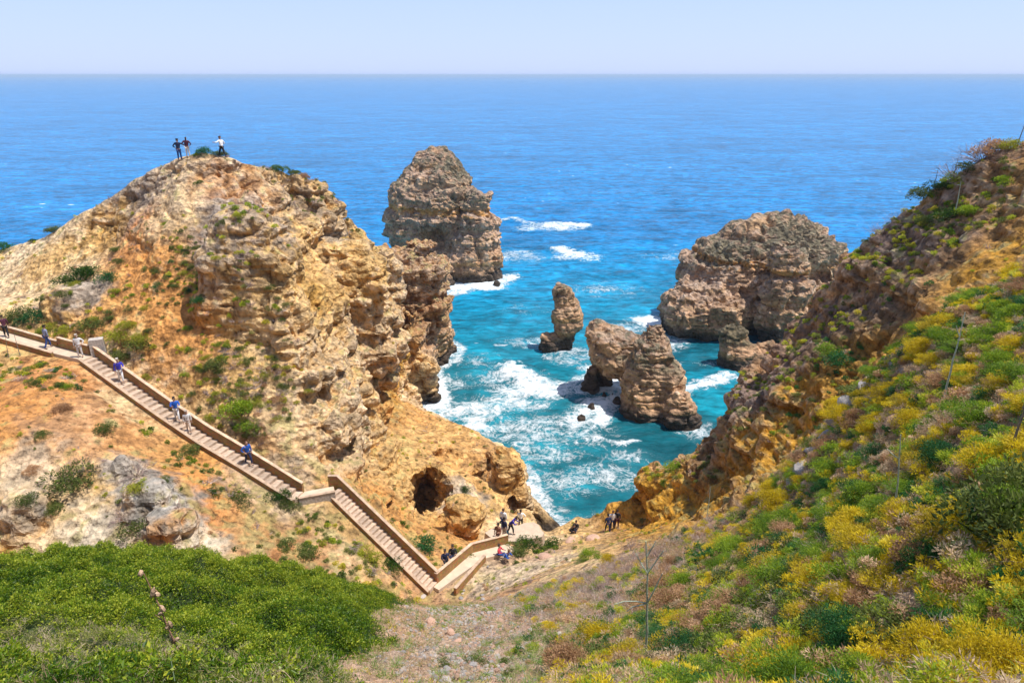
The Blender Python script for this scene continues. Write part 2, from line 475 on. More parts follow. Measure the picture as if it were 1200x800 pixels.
def np_mesh(name, v, q, mats=(), smooth=False, parent=None, link=True):
    me = bpy.data.meshes.new(name)
    v = np.asarray(v, np.float32); q = np.asarray(q, np.int32)
    k = q.shape[1]
    me.vertices.add(len(v)); me.vertices.foreach_set('co', v.ravel())
    me.loops.add(q.size); me.loops.foreach_set('vertex_index', q.ravel())
    me.polygons.add(len(q)); me.polygons.foreach_set('loop_start', np.arange(0, q.size, k, dtype=np.int32))
    me.polygons.foreach_set('loop_total', np.full(len(q), k, np.int32))
    me.polygons.foreach_set('use_smooth', np.full(len(q), smooth))
    me.update(calc_edges=True)
    for m in mats: me.materials.append(m)
    o = bpy.data.objects.new(name, me)
    if link: COL.objects.link(o)
    if parent: o.parent = parent
    return o
def set_col(me, name, c):
    a = me.attributes.new(name, 'FLOAT_COLOR', 'POINT')
    c4 = np.ones((len(c), 4), np.float32); c4[:, :c.shape[1]] = c
    a.data.foreach_set('color', c4.ravel())
def set_float(me, name, c):
    a = me.attributes.new(name, 'FLOAT', 'POINT'); a.data.foreach_set('value', np.asarray(c, np.float32))
def tag(o, label=None, cat=None, group=None, kind=None):
    if label: o['label'] = label
    if cat: o['category'] = cat
    if group: o['group'] = group
    if kind: o['kind'] = kind
    return o

# ================================================================== materials
def new_mat(name):
    m = bpy.data.materials.new(name); m.use_nodes = True
    nt = m.node_tree; nt.nodes.clear()
    o = nt.nodes.new('ShaderNodeOutputMaterial'); b = nt.nodes.new('ShaderNodeBsdfPrincipled')
    nt.links.new(b.outputs[0], o.inputs[0])
    return m, nt, b
class NT:
    def __init__(s, nt): s.nt = nt
    def n(s, t, **k):
        x = s.nt.nodes.new(t)
        for a, b in k.items(): setattr(x, a, b)
        return x
    def l(s, a, b): s.nt.links.new(a, b)
    def noise(s, scale, detail=4, rough=.55, vec=None, dist=0):
        x = s.n('ShaderNodeTexNoise'); x.inputs['Scale'].default_value = scale; x.inputs['Detail'].default_value = detail
        x.inputs['Roughness'].default_value = rough; x.inputs['Distortion'].default_value = dist
        if vec is not None: s.l(vec, x.inputs['Vector'])
        return x
    def ramp(s, fac, stops):
        x = s.n('ShaderNodeValToRGB'); e = x.color_ramp.elements
        while len(e) < len(stops): e.new(.5)
        for q, (p, c) in zip(e, stops): q.position = p; q.color = (c, c, c, 1) if isinstance(c, (int, float)) else (*c, 1)
        s.l(fac, x.inputs[0]); return x.outputs[0]
    def mix(s, f, a, b, mode='MIX'):
        x = s.n('ShaderNodeMix', data_type='RGBA', blend_type=mode)
        for sock, v in ((x.inputs[0], f), (x.inputs[6], a), (x.inputs[7], b)):
            if hasattr(v, 'is_linked') or hasattr(v, 'links'): s.l(v, sock)
            elif isinstance(v, (int, float)): sock.default_value = v if sock == x.inputs[0] else (v, v, v, 1)
            else: sock.default_value = (*v, 1)
        return x.outputs[2]
    def math(s, op, a, b=0.0, clamp=False):
        x = s.n('ShaderNodeMath', operation=op, use_clamp=clamp)
        for sock, v in ((x.inputs[0], a), (x.inputs[1], b)):
            if isinstance(v, (int, float)): sock.default_value = v
            else: s.l(v, sock)
        return x.outputs[0]

def rock_material(name, bump=1.0, fine=3.0):
    m, nt, b = new_mat(name); t = NT(nt)
    pos = t.n('ShaderNodeNewGeometry').outputs['Position']
    col = t.n('ShaderNodeAttribute', attribute_name='col').outputs['Color']
    n1 = t.noise(fine, 8, .72, pos); n2 = t.noise(fine * .28, 5, .6, pos)
    vor = t.n('ShaderNodeTexVoronoi', feature='F1'); vor.inputs['Scale'].default_value = fine * 1.1
    t.l(t.mix(.25, pos, t.noise(fine * .8, 3, .5, pos).outputs['Color'], 'ADD'), vor.inputs['Vector'])
    f = t.ramp(n1.outputs[0], [(.30, .38), (.5, 1.0), (.70, 1.5)])
    g = t.ramp(n2.outputs[0], [(.34, .74), (.52, 1.0), (.7, 1.25)])
    c = t.mix(1, col, f, 'MULTIPLY'); c = t.mix(1, c, g, 'MULTIPLY')
    pits = t.ramp(n1.outputs[0], [(.36, 1), (.43, 0)])
    c = t.mix(t.math('MULTIPLY', pits, .55), c, t.mix(1, c, (.34, .27, .22), 'MULTIPLY'))  # shade inside the pits painted into the colour
    t.l(c, b.inputs['Base Color'])
    b.inputs['Roughness'].default_value = .92
    b.inputs['Specular IOR Level'].default_value = .25
    bp = t.n('ShaderNodeBump'); bp.inputs['Strength'].default_value = .9; bp.inputs['Distance'].default_value = .26 * bump
    bp2 = t.n('ShaderNodeBump'); bp2.inputs['Strength'].default_value = .7; bp2.inputs['Distance'].default_value = .34 * bump
    t.l(n1.outputs[0], bp.inputs['Height']); t.l(vor.outputs['Distance'], bp2.inputs['Height'])
    t.l(bp2.outputs[0], bp.inputs['Normal']); t.l(bp.outputs[0], b.inputs['Normal'])
    return m
M_rock = rock_material('weathered_limestone', 1.0, 2.4)
M_stack = rock_material('sea_stack_limestone', 1.3, 1.5)
M_near = rock_material('dry_soil', .35, 9.0)

# palette (base colours of the ground and rock, linear)
C = {k: np.array(v, np.float32) for k, v in dict(
    orange=(.57, .29, .125), terra=(.52, .235, .11), cream=(.70, .52, .33), pale=(.74, .64, .50), ochre=(.54, .30, .08), sand=(.60, .40, .20),
    grey=(.30, .255, .22), lgrey=(.46, .42, .37), dark=(.13, .10, .08), brown=(.34, .21, .13), pink=(.44, .28, .18), wet=(.045, .036, .03),
    scrub=(.13, .12, .055), green=(.10, .15, .03), purple=(.17, .12, .11), soilpink=(.50, .33, .22)).items()}


# ------------------------------------------------------------------ terrain extra bodies
def prof(Dc, rows, depth, yoff=0):
    """rows (v, uL, uR): width at each height; depth = ratio of depth to width"""
    out_ = []
    for v, a, b in rows:
        q = W((a + b) / 2, v, Dc); r = Dc * (b - a) / 1600
        out_.append((q[2], q[0], q[1] + yoff, r, r * depth))
    y = sum(o[2] for o in out_) / len(out_)
    out_ = [(o[0], o[1], y * .75 + o[2] * .25, o[3], o[4]) for o in out_]
    return sorted(out_)
def ground_blob(u, v, D, rx, ry, top, bot, p=2.2, amp=.5, taper=.45):
    x, y, z = ray_hit(u, v)
    n = 6; pr = []
    for i in range(n):
        t = i / (n - 1); zz = z + bot + (top - bot) * t; s = math.sqrt(max(0, 1 - (t * (1 - taper * .3))**3)) * (1 - .15 * t)
        pr.append((zz, x, y, rx * s, ry * s))
    return dict(prof=pr, p=p, amp=amp)
TB += [
    # grey-capped knob and the fins under it
    dict(prof=prof(50.2, [(236, 268, 296), (248, 254, 312), (265, 250, 322), (290, 245, 328), (320, 234, 332), (350, 226, 335), (385, 226, 338), (420, 240, 340)], .8, .6), p=2.8, amp=.55),
    dict(prof=prof(50.3, [(283, 300, 308), (300, 300, 320), (330, 303, 338), (370, 308, 352), (410, 318, 362), (450, 328, 366)], 1.0), p=2.2, amp=.5),
    # pale buttresses on the sea-side wall
    dict(prof=prof(62, [(296, 392, 425), (310, 380, 436), (340, 372, 440), (380, 370, 440), (420, 376, 436), (450, 392, 432)], .6, 1.5), p=2.4, amp=1.0),
    dict(prof=prof(76, [(290, 440, 452), (310, 436, 466), (350, 436, 474), (400, 440, 476), (440, 444, 470)], .7, 1), p=2.4, amp=1.0),
    dict(prof=prof(63, [(192, 336, 350), (200, 328, 362), (215, 322, 376), (240, 316, 392), (270, 312, 405)], .5, .5), p=2.1, amp=.6),
    dict(prof=prof(69, [(243, 385, 400), (256, 374, 414), (275, 366, 428), (300, 360, 440)], .5, 0), p=2.1, amp=.6),
    # end lobe over the sea
    dict(prof=prof(95, [(298, 456, 484), (306, 450, 497), (322, 448, 505), (340, 448, 511), (365, 450, 513), (390, 452, 512), (410, 456, 507), (430, 462, 502), (445, 465, 498)], .62, 0), p=2.4, amp=1.0),
    # boulder beside the cave, toe by the water
    dict(prof=prof(53.2, [(574, 533, 550), (582, 524, 562), (596, 518, 569), (612, 516, 572), (628, 518, 570), (645, 520, 566)], .8), p=2.3, amp=.5),
    dict(prof=prof(61, [(524, 588, 604), (540, 580, 612), (556, 575, 617), (575, 574, 616), (592, 582, 613), (603, 588, 606)], .9), p=2.3, amp=.6),
    dict(prof=prof(66, [(585, 608, 622), (592, 600, 632), (602, 596, 635), (612, 596, 632)], .9), p=2.2, amp=.5),
    # grey lumps on the orange slope
    ground_blob(143, 548, 41, 1.1, 1.2, 1.3, -1.5), ground_blob(175, 588, 40, 1.9, 1.6, 1.6, -2), ground_blob(200, 628, 38.8, 2.0, 1.5, 1.4, -2),
    ground_blob(30, 600, 39.5, 2.2, 1.8, 1.3, -2), ground_blob(90, 352, 54, 2.6, 1.8, 1.2, -2.5),
    # nose of the right headland
    ground_blob(752, 552, 56.5, 2.2, 2.4, 1.2, -6),
]
TH += [(W(504, 578, 56.4), (1.7, 3.0, 1.6), .04), (W(500, 580, 58.8), (1.5, 3.0, 1.5), .06), (W(498, 584, 61.2), (1.4, 3.0, 1.4), .06),
       (W(601, 603, 62), (1.3, 4.0, 1.5), .15), (W(596, 596, 60.5), (1.2, 2.5, 1.2), .15),
       (W(548, 540, 61.5), (2.6, 1.8, .9), .2),
       (W(445, 466, 77), (4.5, 3.0, .9), .3), (W(395, 350, 64), (2.2, 2.0, 1.6), .3), (W(440, 380, 74), (2.2, 2.0, 2.2), .3)]

def rock_detail(v, n, amp, vs, mask=1.0):
    g = vs / .2
    a = look(V_det, v, 16.0 * g); c = look(V_crack, v, 22.0 * g, (2, 5, 9)); w = look(V_w1, v, 13 * g, (1, 1, 4)); f = look(V_det, v, 6.2 * g, (3, 1, 2))
    bed = v * np.array([1, 1, 2.4], np.float32); vert = v * np.array([1, 1, .45], np.float32)
    s = look(V_cell, bed, 26.0 * g, (6, 2, 2)); rd = np.abs(look(V_det, vert, 20 * g, (2, 2, 6)))
    s2 = look(V_cell, bed, 14 * g, (1, 2, 2))
    r2 = np.abs(look(V_det, v, 9 * g, (5, 2, 6))); st2 = np.abs(look(V_det, bed, 14.0 * g, (5, 7, 6)))
    lowf = look(V_fbm, v, 33, (1, 6, 2)); zz = v[:, 2] + look(V_fbm, v, 40, (2, 2, 2)) * .5
    rough = .28 + .72 * sstep(.0, 1.0, lowf + n[:, 2] * .5)
    lay = sstep(.5, .0, np.abs(((zz * .9 + ledge(zz) * .5) % 1.0) - .5) * 2) * sstep(.7, .3, np.abs(n[:, 2]))
    d = (a * .11 + s * .22 + s2 * .12 + (w - .5) * .14 + (r2 - .7) * .15 + f * .05) * rough - sstep(.12, .0, c) * .45 - (.7 - rd) * .34 + (st2 - .7) * .12 - lay * .18
    return v + n * (d * amp * mask)[:, None], d, c

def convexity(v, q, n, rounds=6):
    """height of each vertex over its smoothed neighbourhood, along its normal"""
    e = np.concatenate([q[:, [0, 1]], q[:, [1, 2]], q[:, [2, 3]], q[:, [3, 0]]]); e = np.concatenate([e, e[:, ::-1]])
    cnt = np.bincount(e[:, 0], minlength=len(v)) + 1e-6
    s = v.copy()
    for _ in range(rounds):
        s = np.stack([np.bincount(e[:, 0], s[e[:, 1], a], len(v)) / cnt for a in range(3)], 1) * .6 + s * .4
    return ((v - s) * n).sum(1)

def patch(v, items):
    """weights of named ground patches: items (u, v, radius, colour, strength)"""
    for (u, vv, r, c, s) in items:
        p = ray_hit(u, vv) if not isinstance(r, tuple) else np.array(S(u, vv))
        rr = r if not isinstance(r, tuple) else r[0]
        yield p, rr, C[c], s
def lerp(a, b, t): return a + (b - a) * t[:, None]

PATCH = [(375, 330, 3, 'cream', .7), (430, 330, 3.5, 'cream', .6), (395, 400, 3.5, 'pale', .6), (460, 400, 4, 'sand', .6), (345, 410, 2.5, 'cream', .7), (300, 300, 3, 'terra', .4), (160, 290, 5, 'orange', .5), (1000, 440, 4, 'ochre', .6), (1120, 330, 4, 'ochre', .5), (950, 500, 4, 'ochre', .7), (880, 540, 4, 'ochre', .7), (278, 248, 4.0, 'grey', .95), (262, 285, 3.0, 'grey', .85), (300, 285, 2.5, 'lgrey', .7), (250, 345, 3.2, 'brown', .8), (300, 340, 2.6, 'brown', .7), (275, 310, 2.2, 'ochre', .7), (240, 380, 2.6, 'brown', .6), (320, 385, 3, 'cream', .8),
  # soil and rock colour zones of the headlands
    (40, 310, 6, 'pale', .7), (20, 340, 5, 'cream', .8), (100, 300, 5, 'cream', .6), (60, 300, 3, 'ochre', .5), (170, 260, 3.5, 'terra', .8), (150, 340, 5, 'orange', .6), (200, 330, 4, 'orange', .7),
    (140, 240, 4, 'grey', .7), (180, 215, 4, 'grey', .7), (120, 265, 3, 'ochre', .6), (215, 200, 3, 'cream', .8), (195, 245, 3, 'cream', .9), (250, 205, 3, 'terra', .5), (300, 205, 4, 'grey', .4),
    (290, 220, 3, 'orange', .6), (225, 370, 3, 'orange', .6), (200, 420, 4, 'orange', .8), (230, 470, 3, 'sand', .5), (380, 280, 3, 'lgrey', .6), (350, 250, 3, 'grey', .6),
    (340, 360, 2.5, 'ochre', .6), (375, 430, 3.5, 'cream', .9), (400, 500, 4, 'pale', .5), (380, 520, 3, 'cream', .9), (350, 470, 2.5, 'cream', .8), (430, 440, 5, 'ochre', .7), (470, 430, 5, 'ochre', .7),
    (450, 370, 4, 'cream', .8), (410, 370, 4, 'sand', .7), (500, 390, 6, 'brown', .7), (500, 340, 5, 'pink', .6), (470, 310, 4, 'brown', .6), (520, 520, 6, 'sand', .6), (450, 530, 5, 'sand', .6),
    (560, 530, 5, 'orange', .35), (590, 560, 4, 'brown', .4), (480, 590, 3, 'sand', .6), (545, 590, 2, 'lgrey', .7), (540, 620, 2, 'ochre', .7),
    (40, 450, 5, 'terra', .8), (60, 500, 5, 'orange', .9), (120, 500, 4, 'soilpink', .6), (180, 520, 4, 'orange', .6), (240, 590, 4, 'orange', .9), (280, 620, 4, 'terra', .7), (330, 630, 4, 'sand', .7),
    (100, 640, 3.2, 'pale', .9), (235, 640, 2.0, 'pale', 1.0), (190, 600, 2.4, 'lgrey', 1.0), (145, 550, 1.6, 'lgrey', .9), (20, 610, 2.5, 'lgrey', .8), (10, 640, 1.6, 'ochre', .8), (30, 560, 2.5, 'pale', .6),
    (100, 348, 2, 'lgrey', .8), (400, 640, 4, 'cream', .6), (350, 660, 3, 'terra', .7), (320, 570, 3, 'pale', .5), (430, 615, 3, 'sand', .8),
    (1160, 380, 4, 'ochre', .6), (1170, 300, 3.2, 'ochre', .9), (1130, 250, 5, 'brown', .5), (1080, 220, 2, 'ochre', .7), (1050, 330, 5, 'dark', .55), (980, 400, 5, 'dark', .55), (1000, 440, 3, 'ochre', .45),
    (920, 480, 2.2, 'ochre', .9), (870, 510, 2, 'ochre', .6), (910, 530, 3, 'ochre', .6), (850, 560, 3, 'ochre', .6), (780, 580, 4, 'ochre', .8), (740, 590, 3, 'ochre', .8), (830, 530, 3, 'purple', .6), (870, 450, 3, 'purple', .6),
    (940, 400, 4, 'purple', .5),
    (520, 740, 5, 'soilpink', .9), (560, 700, 5, 'soilpink', .7), (540, 770, 3, 'lgrey', .4), (610, 665, 4, 'pale', .6), (680, 680, 5, 'purple', .5), (700, 720, 5, 'soilpink', .5), (620, 640, 3, 'soilpink', .6),
]
PH = [(ray_hit(u, v_), r, C[c], s) for (u, v_, r, c, s) in PATCH]

KNOB = np.array(W(282, 275, 51), np.float32)
def land_colour(v, n, cv):
    base = np.tile(C['sand'], (len(v), 1))
    n1 = look(V_fbm, v, 30, (4, 4, 4)); n2 = look(V_fbm, v, 14, (9, 2, 4)); n3 = look(V_mid, v, 6, (1, 8, 4))
    base = lerp(base, C['orange'], sstep(.1, 1.2, n1) * .7); base = lerp(base, C['cream'], sstep(.1, 1.1, n2) * .75)
    right = sstep(5, 9, v[:, 0]) * sstep(24, 30, v[:, 1])
    base = lerp(base, C['brown'] * 1.1, right * .9)
    base = lerp(base, C['purple'] * .8, right * sstep(-.2, .8, n2) * .7); base = lerp(base, C['ochre'] * .9, right * sstep(.0, .9, n1) * .75)
    far = sstep(78, 88, v[:, 1])
    base = lerp(base, C['pink'], far * .75)
    for p, r, c, s in PH:
        d = np.sqrt(((v - p.astype(np.float32))**2).sum(1)) / r + n3 * .18 + n2 * .15
        base = lerp(base, c, sstep(1.25, .45, d) * s)
    up = n[:, 2]
    # horizontal beds in the steep faces, grey weathered crust on what stands proud
    band = sstep(-.3, .5, ledge(v[:, 2] * 1.8 + n1 * .5)) * sstep(.65, .3, up)
    base = lerp(base, base * .6 + C['ochre'] * .4, band * .55)
    rocky = sstep(.82, .55, up) * (.35 + .65 * sstep(8, 24, v[:, 2]))
    crust = sstep(.0, .10, cv + n3 * .03 + n2 * .02) * sstep(-.7, .3, n2 + n3 * .5) * (rocky * .6 + .35)
    base = lerp(base, C['grey'] * 1.3, np.clip(crust, 0, 1) * .52)
    kp = KNOB - v; kd = np.sqrt((kp**2).sum(1))
    base = lerp(base, C['grey'] * 1.1, sstep(6.5, 3.0, kd + n3 * .6) * sstep(.75, .2, np.abs(n3) * .5 + (up < .1) * .35) * .75)
    recess = sstep(.03, -.14, cv)
    base = lerp(base, base * np.array([.66, .50, .34], np.float32), recess * .6)  # concave rock gets a darker, browner tone
    base = lerp(base, C['scrub'] * 1.6, sstep(.75, 1.5, n3 + n1 * .4) * sstep(.35, .6, up) * .7 * sstep(6, 10, v[:, 2]))
    wet = sstep(2.0 , .7, v[:, 2] + n2 * .35)
    base = lerp(base, C['wet'], wet * .95)
    base *= (1 + .20 * n3)[:, None]
    base = np.clip(base, .01, .8); g = base.mean(1, keepdims=True)
    return np.clip(g + (base - g) * 1.22, .008, .8)

# ------------------------------------------------------------------ far terrain: the two headlands and everything between
def col_range(x0, y0, w):
    g = np.linspace(-2.5, w + 2.5, 9)
    xx, yy = np.meshgrid(x0 + g, y0 + g, indexing='ij')
    h = samp(H, xx, yy)
    if h.max() < -2.5: return None
    hi = h.max() + 2.2; lo = max(h.min() - 2.2, -2.5)
    for b in TB:
        pr = b['prof']; cx = np.mean([q[1] for q in pr]); cy = np.mean([q[2] for q in pr]); r = max(max(q[3], q[4]) for q in pr) + 2.5
        if abs(cx - x0 - w / 2) < r + w / 2 and abs(cy - y0 - w / 2) < r + w / 2: hi = max(hi, pr[-1][0] + 1.5); lo = min(lo, max(pr[0][0] - 1.5, -2.5))
    for c, r, a in TH:
        if abs(c[0] - x0 - w / 2) < r[0] + w / 2 + 2 and abs(c[1] - y0 - w / 2) < r[1] + w / 2 + 2: lo = min(lo, c[2] - r[2] - 1.5)
    return lo, hi
def build_far():
    v, q = surface_nets(terrain_field, (-56, 24, -3), (46, 106, 40), .2, col_range)
    v, q = largest(v, q)
    n = vnormals(v, q)
    st = samp(ST32, v[:, 0], v[:, 1]); so = samp(SO32, v[:, 0], v[:, 1])
    mask = (.25 + .75 * np.maximum(st, sstep(.8, .5, n[:, 2]))) * (1 - so) * (.38 + .62 * samp(ROCKY32, v[:, 0], v[:, 1]))
    v2, d, cr = rock_detail(v, n, 1.0, .2, mask)
    n2 = vnormals(v2, q)
    cv = convexity(v2, q, n2)
    o = np_mesh('headlands', v2, q, [M_rock])
    tag(o, kind='structure')
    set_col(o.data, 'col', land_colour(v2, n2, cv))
    return o
far_ground = build_far()

def near_detail(x, y):
    p = np.stack([x, y, x * 0], -1).astype(np.float32)
    return look(V_fbm, p, 9, (2, 2, 2)) * .10 + look(V_mid, p, 3.1, (2, 2, 2)) * .035
NXR = (-28.0, 27.0); NYR = (-6.0, 29.5)
def build_near():
    s = .085
    gx = np.arange(NXR[0], NXR[1], s); gy = np.arange(NYR[0], NYR[1], s)
    X, Y = np.meshgrid(gx, gy, indexing='ij')
    Z = samp(H, X, Y) + near_detail(X, Y)
    v = np.stack([X, Y, Z], -1).reshape(-1, 3).astype(np.float32)
    st = samp(ST32, v[:, 0], v[:, 1])
    ny = len(gy); i = (np.arange(len(gx) - 1)[:, None] * ny + np.arange(ny - 1)[None]).ravel()
    q = np.stack([i, i + ny, i + ny + 1, i + 1], 1)
    n = vnormals(v, q)
    v, d, cr = rock_detail(v, n, .8, s, st * .25 + .08)
    edge = np.minimum(sstep(NYR[1], NYR[1] - 4.0, v[:, 1]), np.minimum(sstep(NXR[0], NXR[0] + 1.5, v[:, 0]), sstep(NXR[1], NXR[1] - 1.5, v[:, 0])))
    v[:, 2] -= (1 - edge) * 1.1
    n = vnormals(v, q)
    n1 = look(V_fbm, v, 8, (4, 4, 4)); n2 = look(V_mid, v, 4, (9, 2, 4)); n3 = look(V_mid, v, 1.7, (1, 8, 4))
    base = np.tile(C['soilpink'] * 1.08, (len(v), 1))
    base = lerp(base, C['terra'] * .75, sstep(-.2, 1., n1) * .4); base = lerp(base, C['sand'] * .6, sstep(.2, 1.2, n2) * .5)
    base = lerp(base, C['scrub'], sstep(.4, 1.4, n2 * .7 + n3 * .5) * .5)
    uu, vv_, ff = proj(v[:, 0], v[:, 1], v[:, 2]); rim_ = sstep(34, 8, np.abs(vv_ - np.interp(uu, [870, 925, 940, 1020, 1080, 1200], [600, 575, 560, 452, 390, 330])))
    base = lerp(base, C['grey'] * 1.25, rim_ * sstep(840, 900, uu) * sstep(-.8, .2, n1 + .4))
    for p, r, c, s_ in PH[-9:]:
        dd = np.sqrt(((v - p.astype(np.float32))**2).sum(1)) / r + n2 * .2
        base = lerp(base, c, sstep(1.25, .45, dd) * s_ * .7)
    base *= (1 + .12 * n3)[:, None]
    o = np_mesh('hillside', v, q, [M_near]); tag(o, kind='structure')
    set_col(o.data, 'col', np.clip(base, .01, .8))
    return o
near_ground = build_near()
def build_hinterland():
    gx = np.arange(X0, -X0 + .1, 1.0); gy = np.arange(Y0, 100, 1.0)
    X, Y = np.meshgrid(gx, gy, indexing='ij')
    Z = samp(H, X, Y) - .3
    inside = ((X > -54) & (X < 44) & (Y > 25) | (X > NXR[0] + 2) & (X < NXR[1] - 2) & (Y < NYR[1] - 2) & (Y > NYR[0] + 1))
    Z = np.where(inside, Z - 3.0, Z)
    v = np.stack([X, Y, Z + look(V_fbm, np.stack([X, Y, X * 0], -1).astype(np.float32), 20) * .3], -1).reshape(-1, 3)
    ny = len(gy); i = (np.arange(len(gx) - 1)[:, None] * ny + np.arange(ny - 1)[None]).ravel()
    q = np.stack([i, i + ny, i + ny + 1, i + 1], 1)
    ins = inside.reshape(-1)
    q = q[~(ins[q].all(1))]
    o = np_mesh('coast_land', v, q, [M_rock]); tag(o, kind='structure')
    n = vnormals(v, q)
    set_col(o.data, 'col', land_colour(v.astype(np.float32), n, np.zeros(len(v))))
build_hinterland()

# ------------------------------------------------------------------ sea stacks
def stack_colour(v, n, cv, pinkness=.5, seed=0):
    n1 = look(V_fbm, v, 34, (4, seed, 4)); n2 = look(V_fbm, v, 15, (9, 2, seed)); n3 = look(V_mid, v, 7, (seed, 8, 4))
    up = n[:, 2]
    base = np.tile(np.array([.46, .275, .155], np.float32), (len(v), 1))
    base = lerp(base, C['pink'] * 1.1, sstep(-.2, 1., n1) * pinkness)
    bd = ledge(v[:, 2] * 1.5 + n1 * .6 + seed)
    base = lerp(base, C['ochre'], sstep(.35, .8, bd) * .4 * sstep(.5, .2, up)); base = lerp(base, C['sand'], sstep(-.3, -.8, bd) * .35)
    top = sstep(.25, .8, up + n3 * .12 + n2 * .15) * sstep(4, 8, v[:, 2])
    base = lerp(base, C['grey'] * np.array([1.12, 1.02, .95], np.float32), top * .6)
    zt = v[:, 2].max()
    veg = sstep(.45, .9, n3 * .6 + n2 * .6 + up * .5 + (v[:, 2] / zt - .66) * 2.2) * sstep(.42, .6, v[:, 2] / zt)
    if seed in (3, 7):
        bz = np.abs(v[:, 2] / zt - (.53 if seed == 3 else .60) + n1 * .008); base = lerp(base, C['ochre'] * np.array([1.1, .95, .9], np.float32), sstep(.05, .015, bz) * .85 * sstep(.7, .4, up))
    base = lerp(base, np.array([.085, .085, .05], np.float32), veg * .8)
    base = lerp(base, C['lgrey'] * np.array([1.05, .95, .85], np.float32), sstep(.5, 1.1, n3) * sstep(.04, .2, cv) * .5 * (1 - veg * .6))
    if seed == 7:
        cx = v[:, 0].mean(); base = lerp(base, C['cream'] * .95, sstep(1, 6, v[:, 0] - cx + n2 * 2) * sstep(.5, .1, up) * .75)  # sunlit cream painted on the right side of the broad stack
    wet = sstep(3.0, 1.3, v[:, 2] + n2 * .6)
    base = lerp(base, C['wet'] * 1.3, wet * .93)
    base *= (1 + .13 * n3)[:, None]
    return np.clip(base, .012, .8)
def build_stack(name, label, blobs, holes=(), vs=.35, amp=1.0, detail=1.3, seed=0, pinkness=.5):
    def f(p):
        w = rock_warp(p, .55, 34, .45)
        r = np.full(p.shape[:-1], -9., np.float32)
        for b in blobs: r = np.maximum(r, blob_value(p, b) + w * b.get('amp', amp))
        if seed in (3, 7): r = r - .75 * np.exp(-((p[..., 2] - zt * (.53 if seed == 3 else .60) - w * .3) / .5)**2)
        for c, rr, a in holes: r = np.minimum(r, -(ell(p, c, rr) + w * a))
        return r
    xs = [q[1] - q[3] for b in blobs for q in b['prof']]; xe = [q[1] + q[3] for b in blobs for q in b['prof']]
    ys = [q[2] - q[4] for b in blobs for q in b['prof']]; ye = [q[2] + q[4] for b in blobs for q in b['prof']]
    zt = max(q[0] for b in blobs for q in b['prof'])
    v, q = surface_nets(f, (min(xs) - 3, min(ys) - 3, -3), (max(xe) + 3, max(ye) + 3, zt + 3), vs, None, 12)
    v, q = largest(v, q)
    n = vnormals(v, q)
    v, d, cr = rock_detail(v, n, detail, max(vs * .8, .2))
    n = vnormals(v, q); cv = convexity(v, q, n)
    c = np.array((v[:, 0].mean(), v[:, 1].mean(), 0), np.float32)
    o = np_mesh(name, v - c, q, [M_stack]); o.location = c.tolist()
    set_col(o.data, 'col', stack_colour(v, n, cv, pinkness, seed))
    tag(o, label, 'sea stack' if zt > 3 else 'rock', 'limestone stacks and rocks standing in the sea')
    return o
build_stack('sea_stack', 'tall far limestone stack with rounded peak and dark cave at its foot',
    [dict(prof=prof(150, [(172, 503, 524), (180, 490, 530), (195, 475, 538), (212, 464, 546), (230, 457, 553), (250, 454, 556), (275, 453, 552), (300, 458, 548), (325, 462, 545), (345, 462, 545)], .9), p=2.5),
     dict(prof=prof(144, [(229, 558, 568), (240, 549, 573), (262, 545, 584), (290, 530, 587), (312, 520, 591), (330, 516, 594), (345, 515, 596)], .8), p=2.3),
     dict(prof=prof(140, [(306, 508, 520), (318, 503, 532), (332, 500, 538), (345, 498, 538)], .9), p=2.2)],
    [(W(507, 286, 141), (3.6, 7, 4.0), .3)], vs=.34, amp=1.3, detail=1.25, seed=3, pinkness=.8)
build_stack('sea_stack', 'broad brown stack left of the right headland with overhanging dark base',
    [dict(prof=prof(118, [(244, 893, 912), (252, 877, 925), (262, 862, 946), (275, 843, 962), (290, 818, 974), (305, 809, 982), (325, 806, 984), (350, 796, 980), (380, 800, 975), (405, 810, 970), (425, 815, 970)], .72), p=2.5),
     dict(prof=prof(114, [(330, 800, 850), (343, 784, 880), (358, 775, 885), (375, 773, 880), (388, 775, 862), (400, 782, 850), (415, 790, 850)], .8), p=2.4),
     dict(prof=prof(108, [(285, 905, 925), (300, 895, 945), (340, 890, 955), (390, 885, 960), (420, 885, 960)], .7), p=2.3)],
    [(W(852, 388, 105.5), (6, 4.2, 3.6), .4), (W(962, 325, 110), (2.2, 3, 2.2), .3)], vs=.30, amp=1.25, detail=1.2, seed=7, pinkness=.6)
build_stack('sea_stack', 'slender leaning needle rock standing alone in white surf',
    [dict(prof=prof(106, [(326, 651, 657), (333, 647, 664), (345, 646, 673), (358, 646, 680), (370, 646, 685), (382, 648, 685), (393, 649, 681), (405, 651, 676), (425, 653, 670)], .8), p=2.4, amp=.45),
     dict(prof=prof(106.5, [(388, 634, 650), (395, 630, 656), (405, 630, 660), (420, 634, 660)], .9), p=2.2, amp=.3)], vs=.2, amp=.5, detail=.8, seed=1, pinkness=.4)
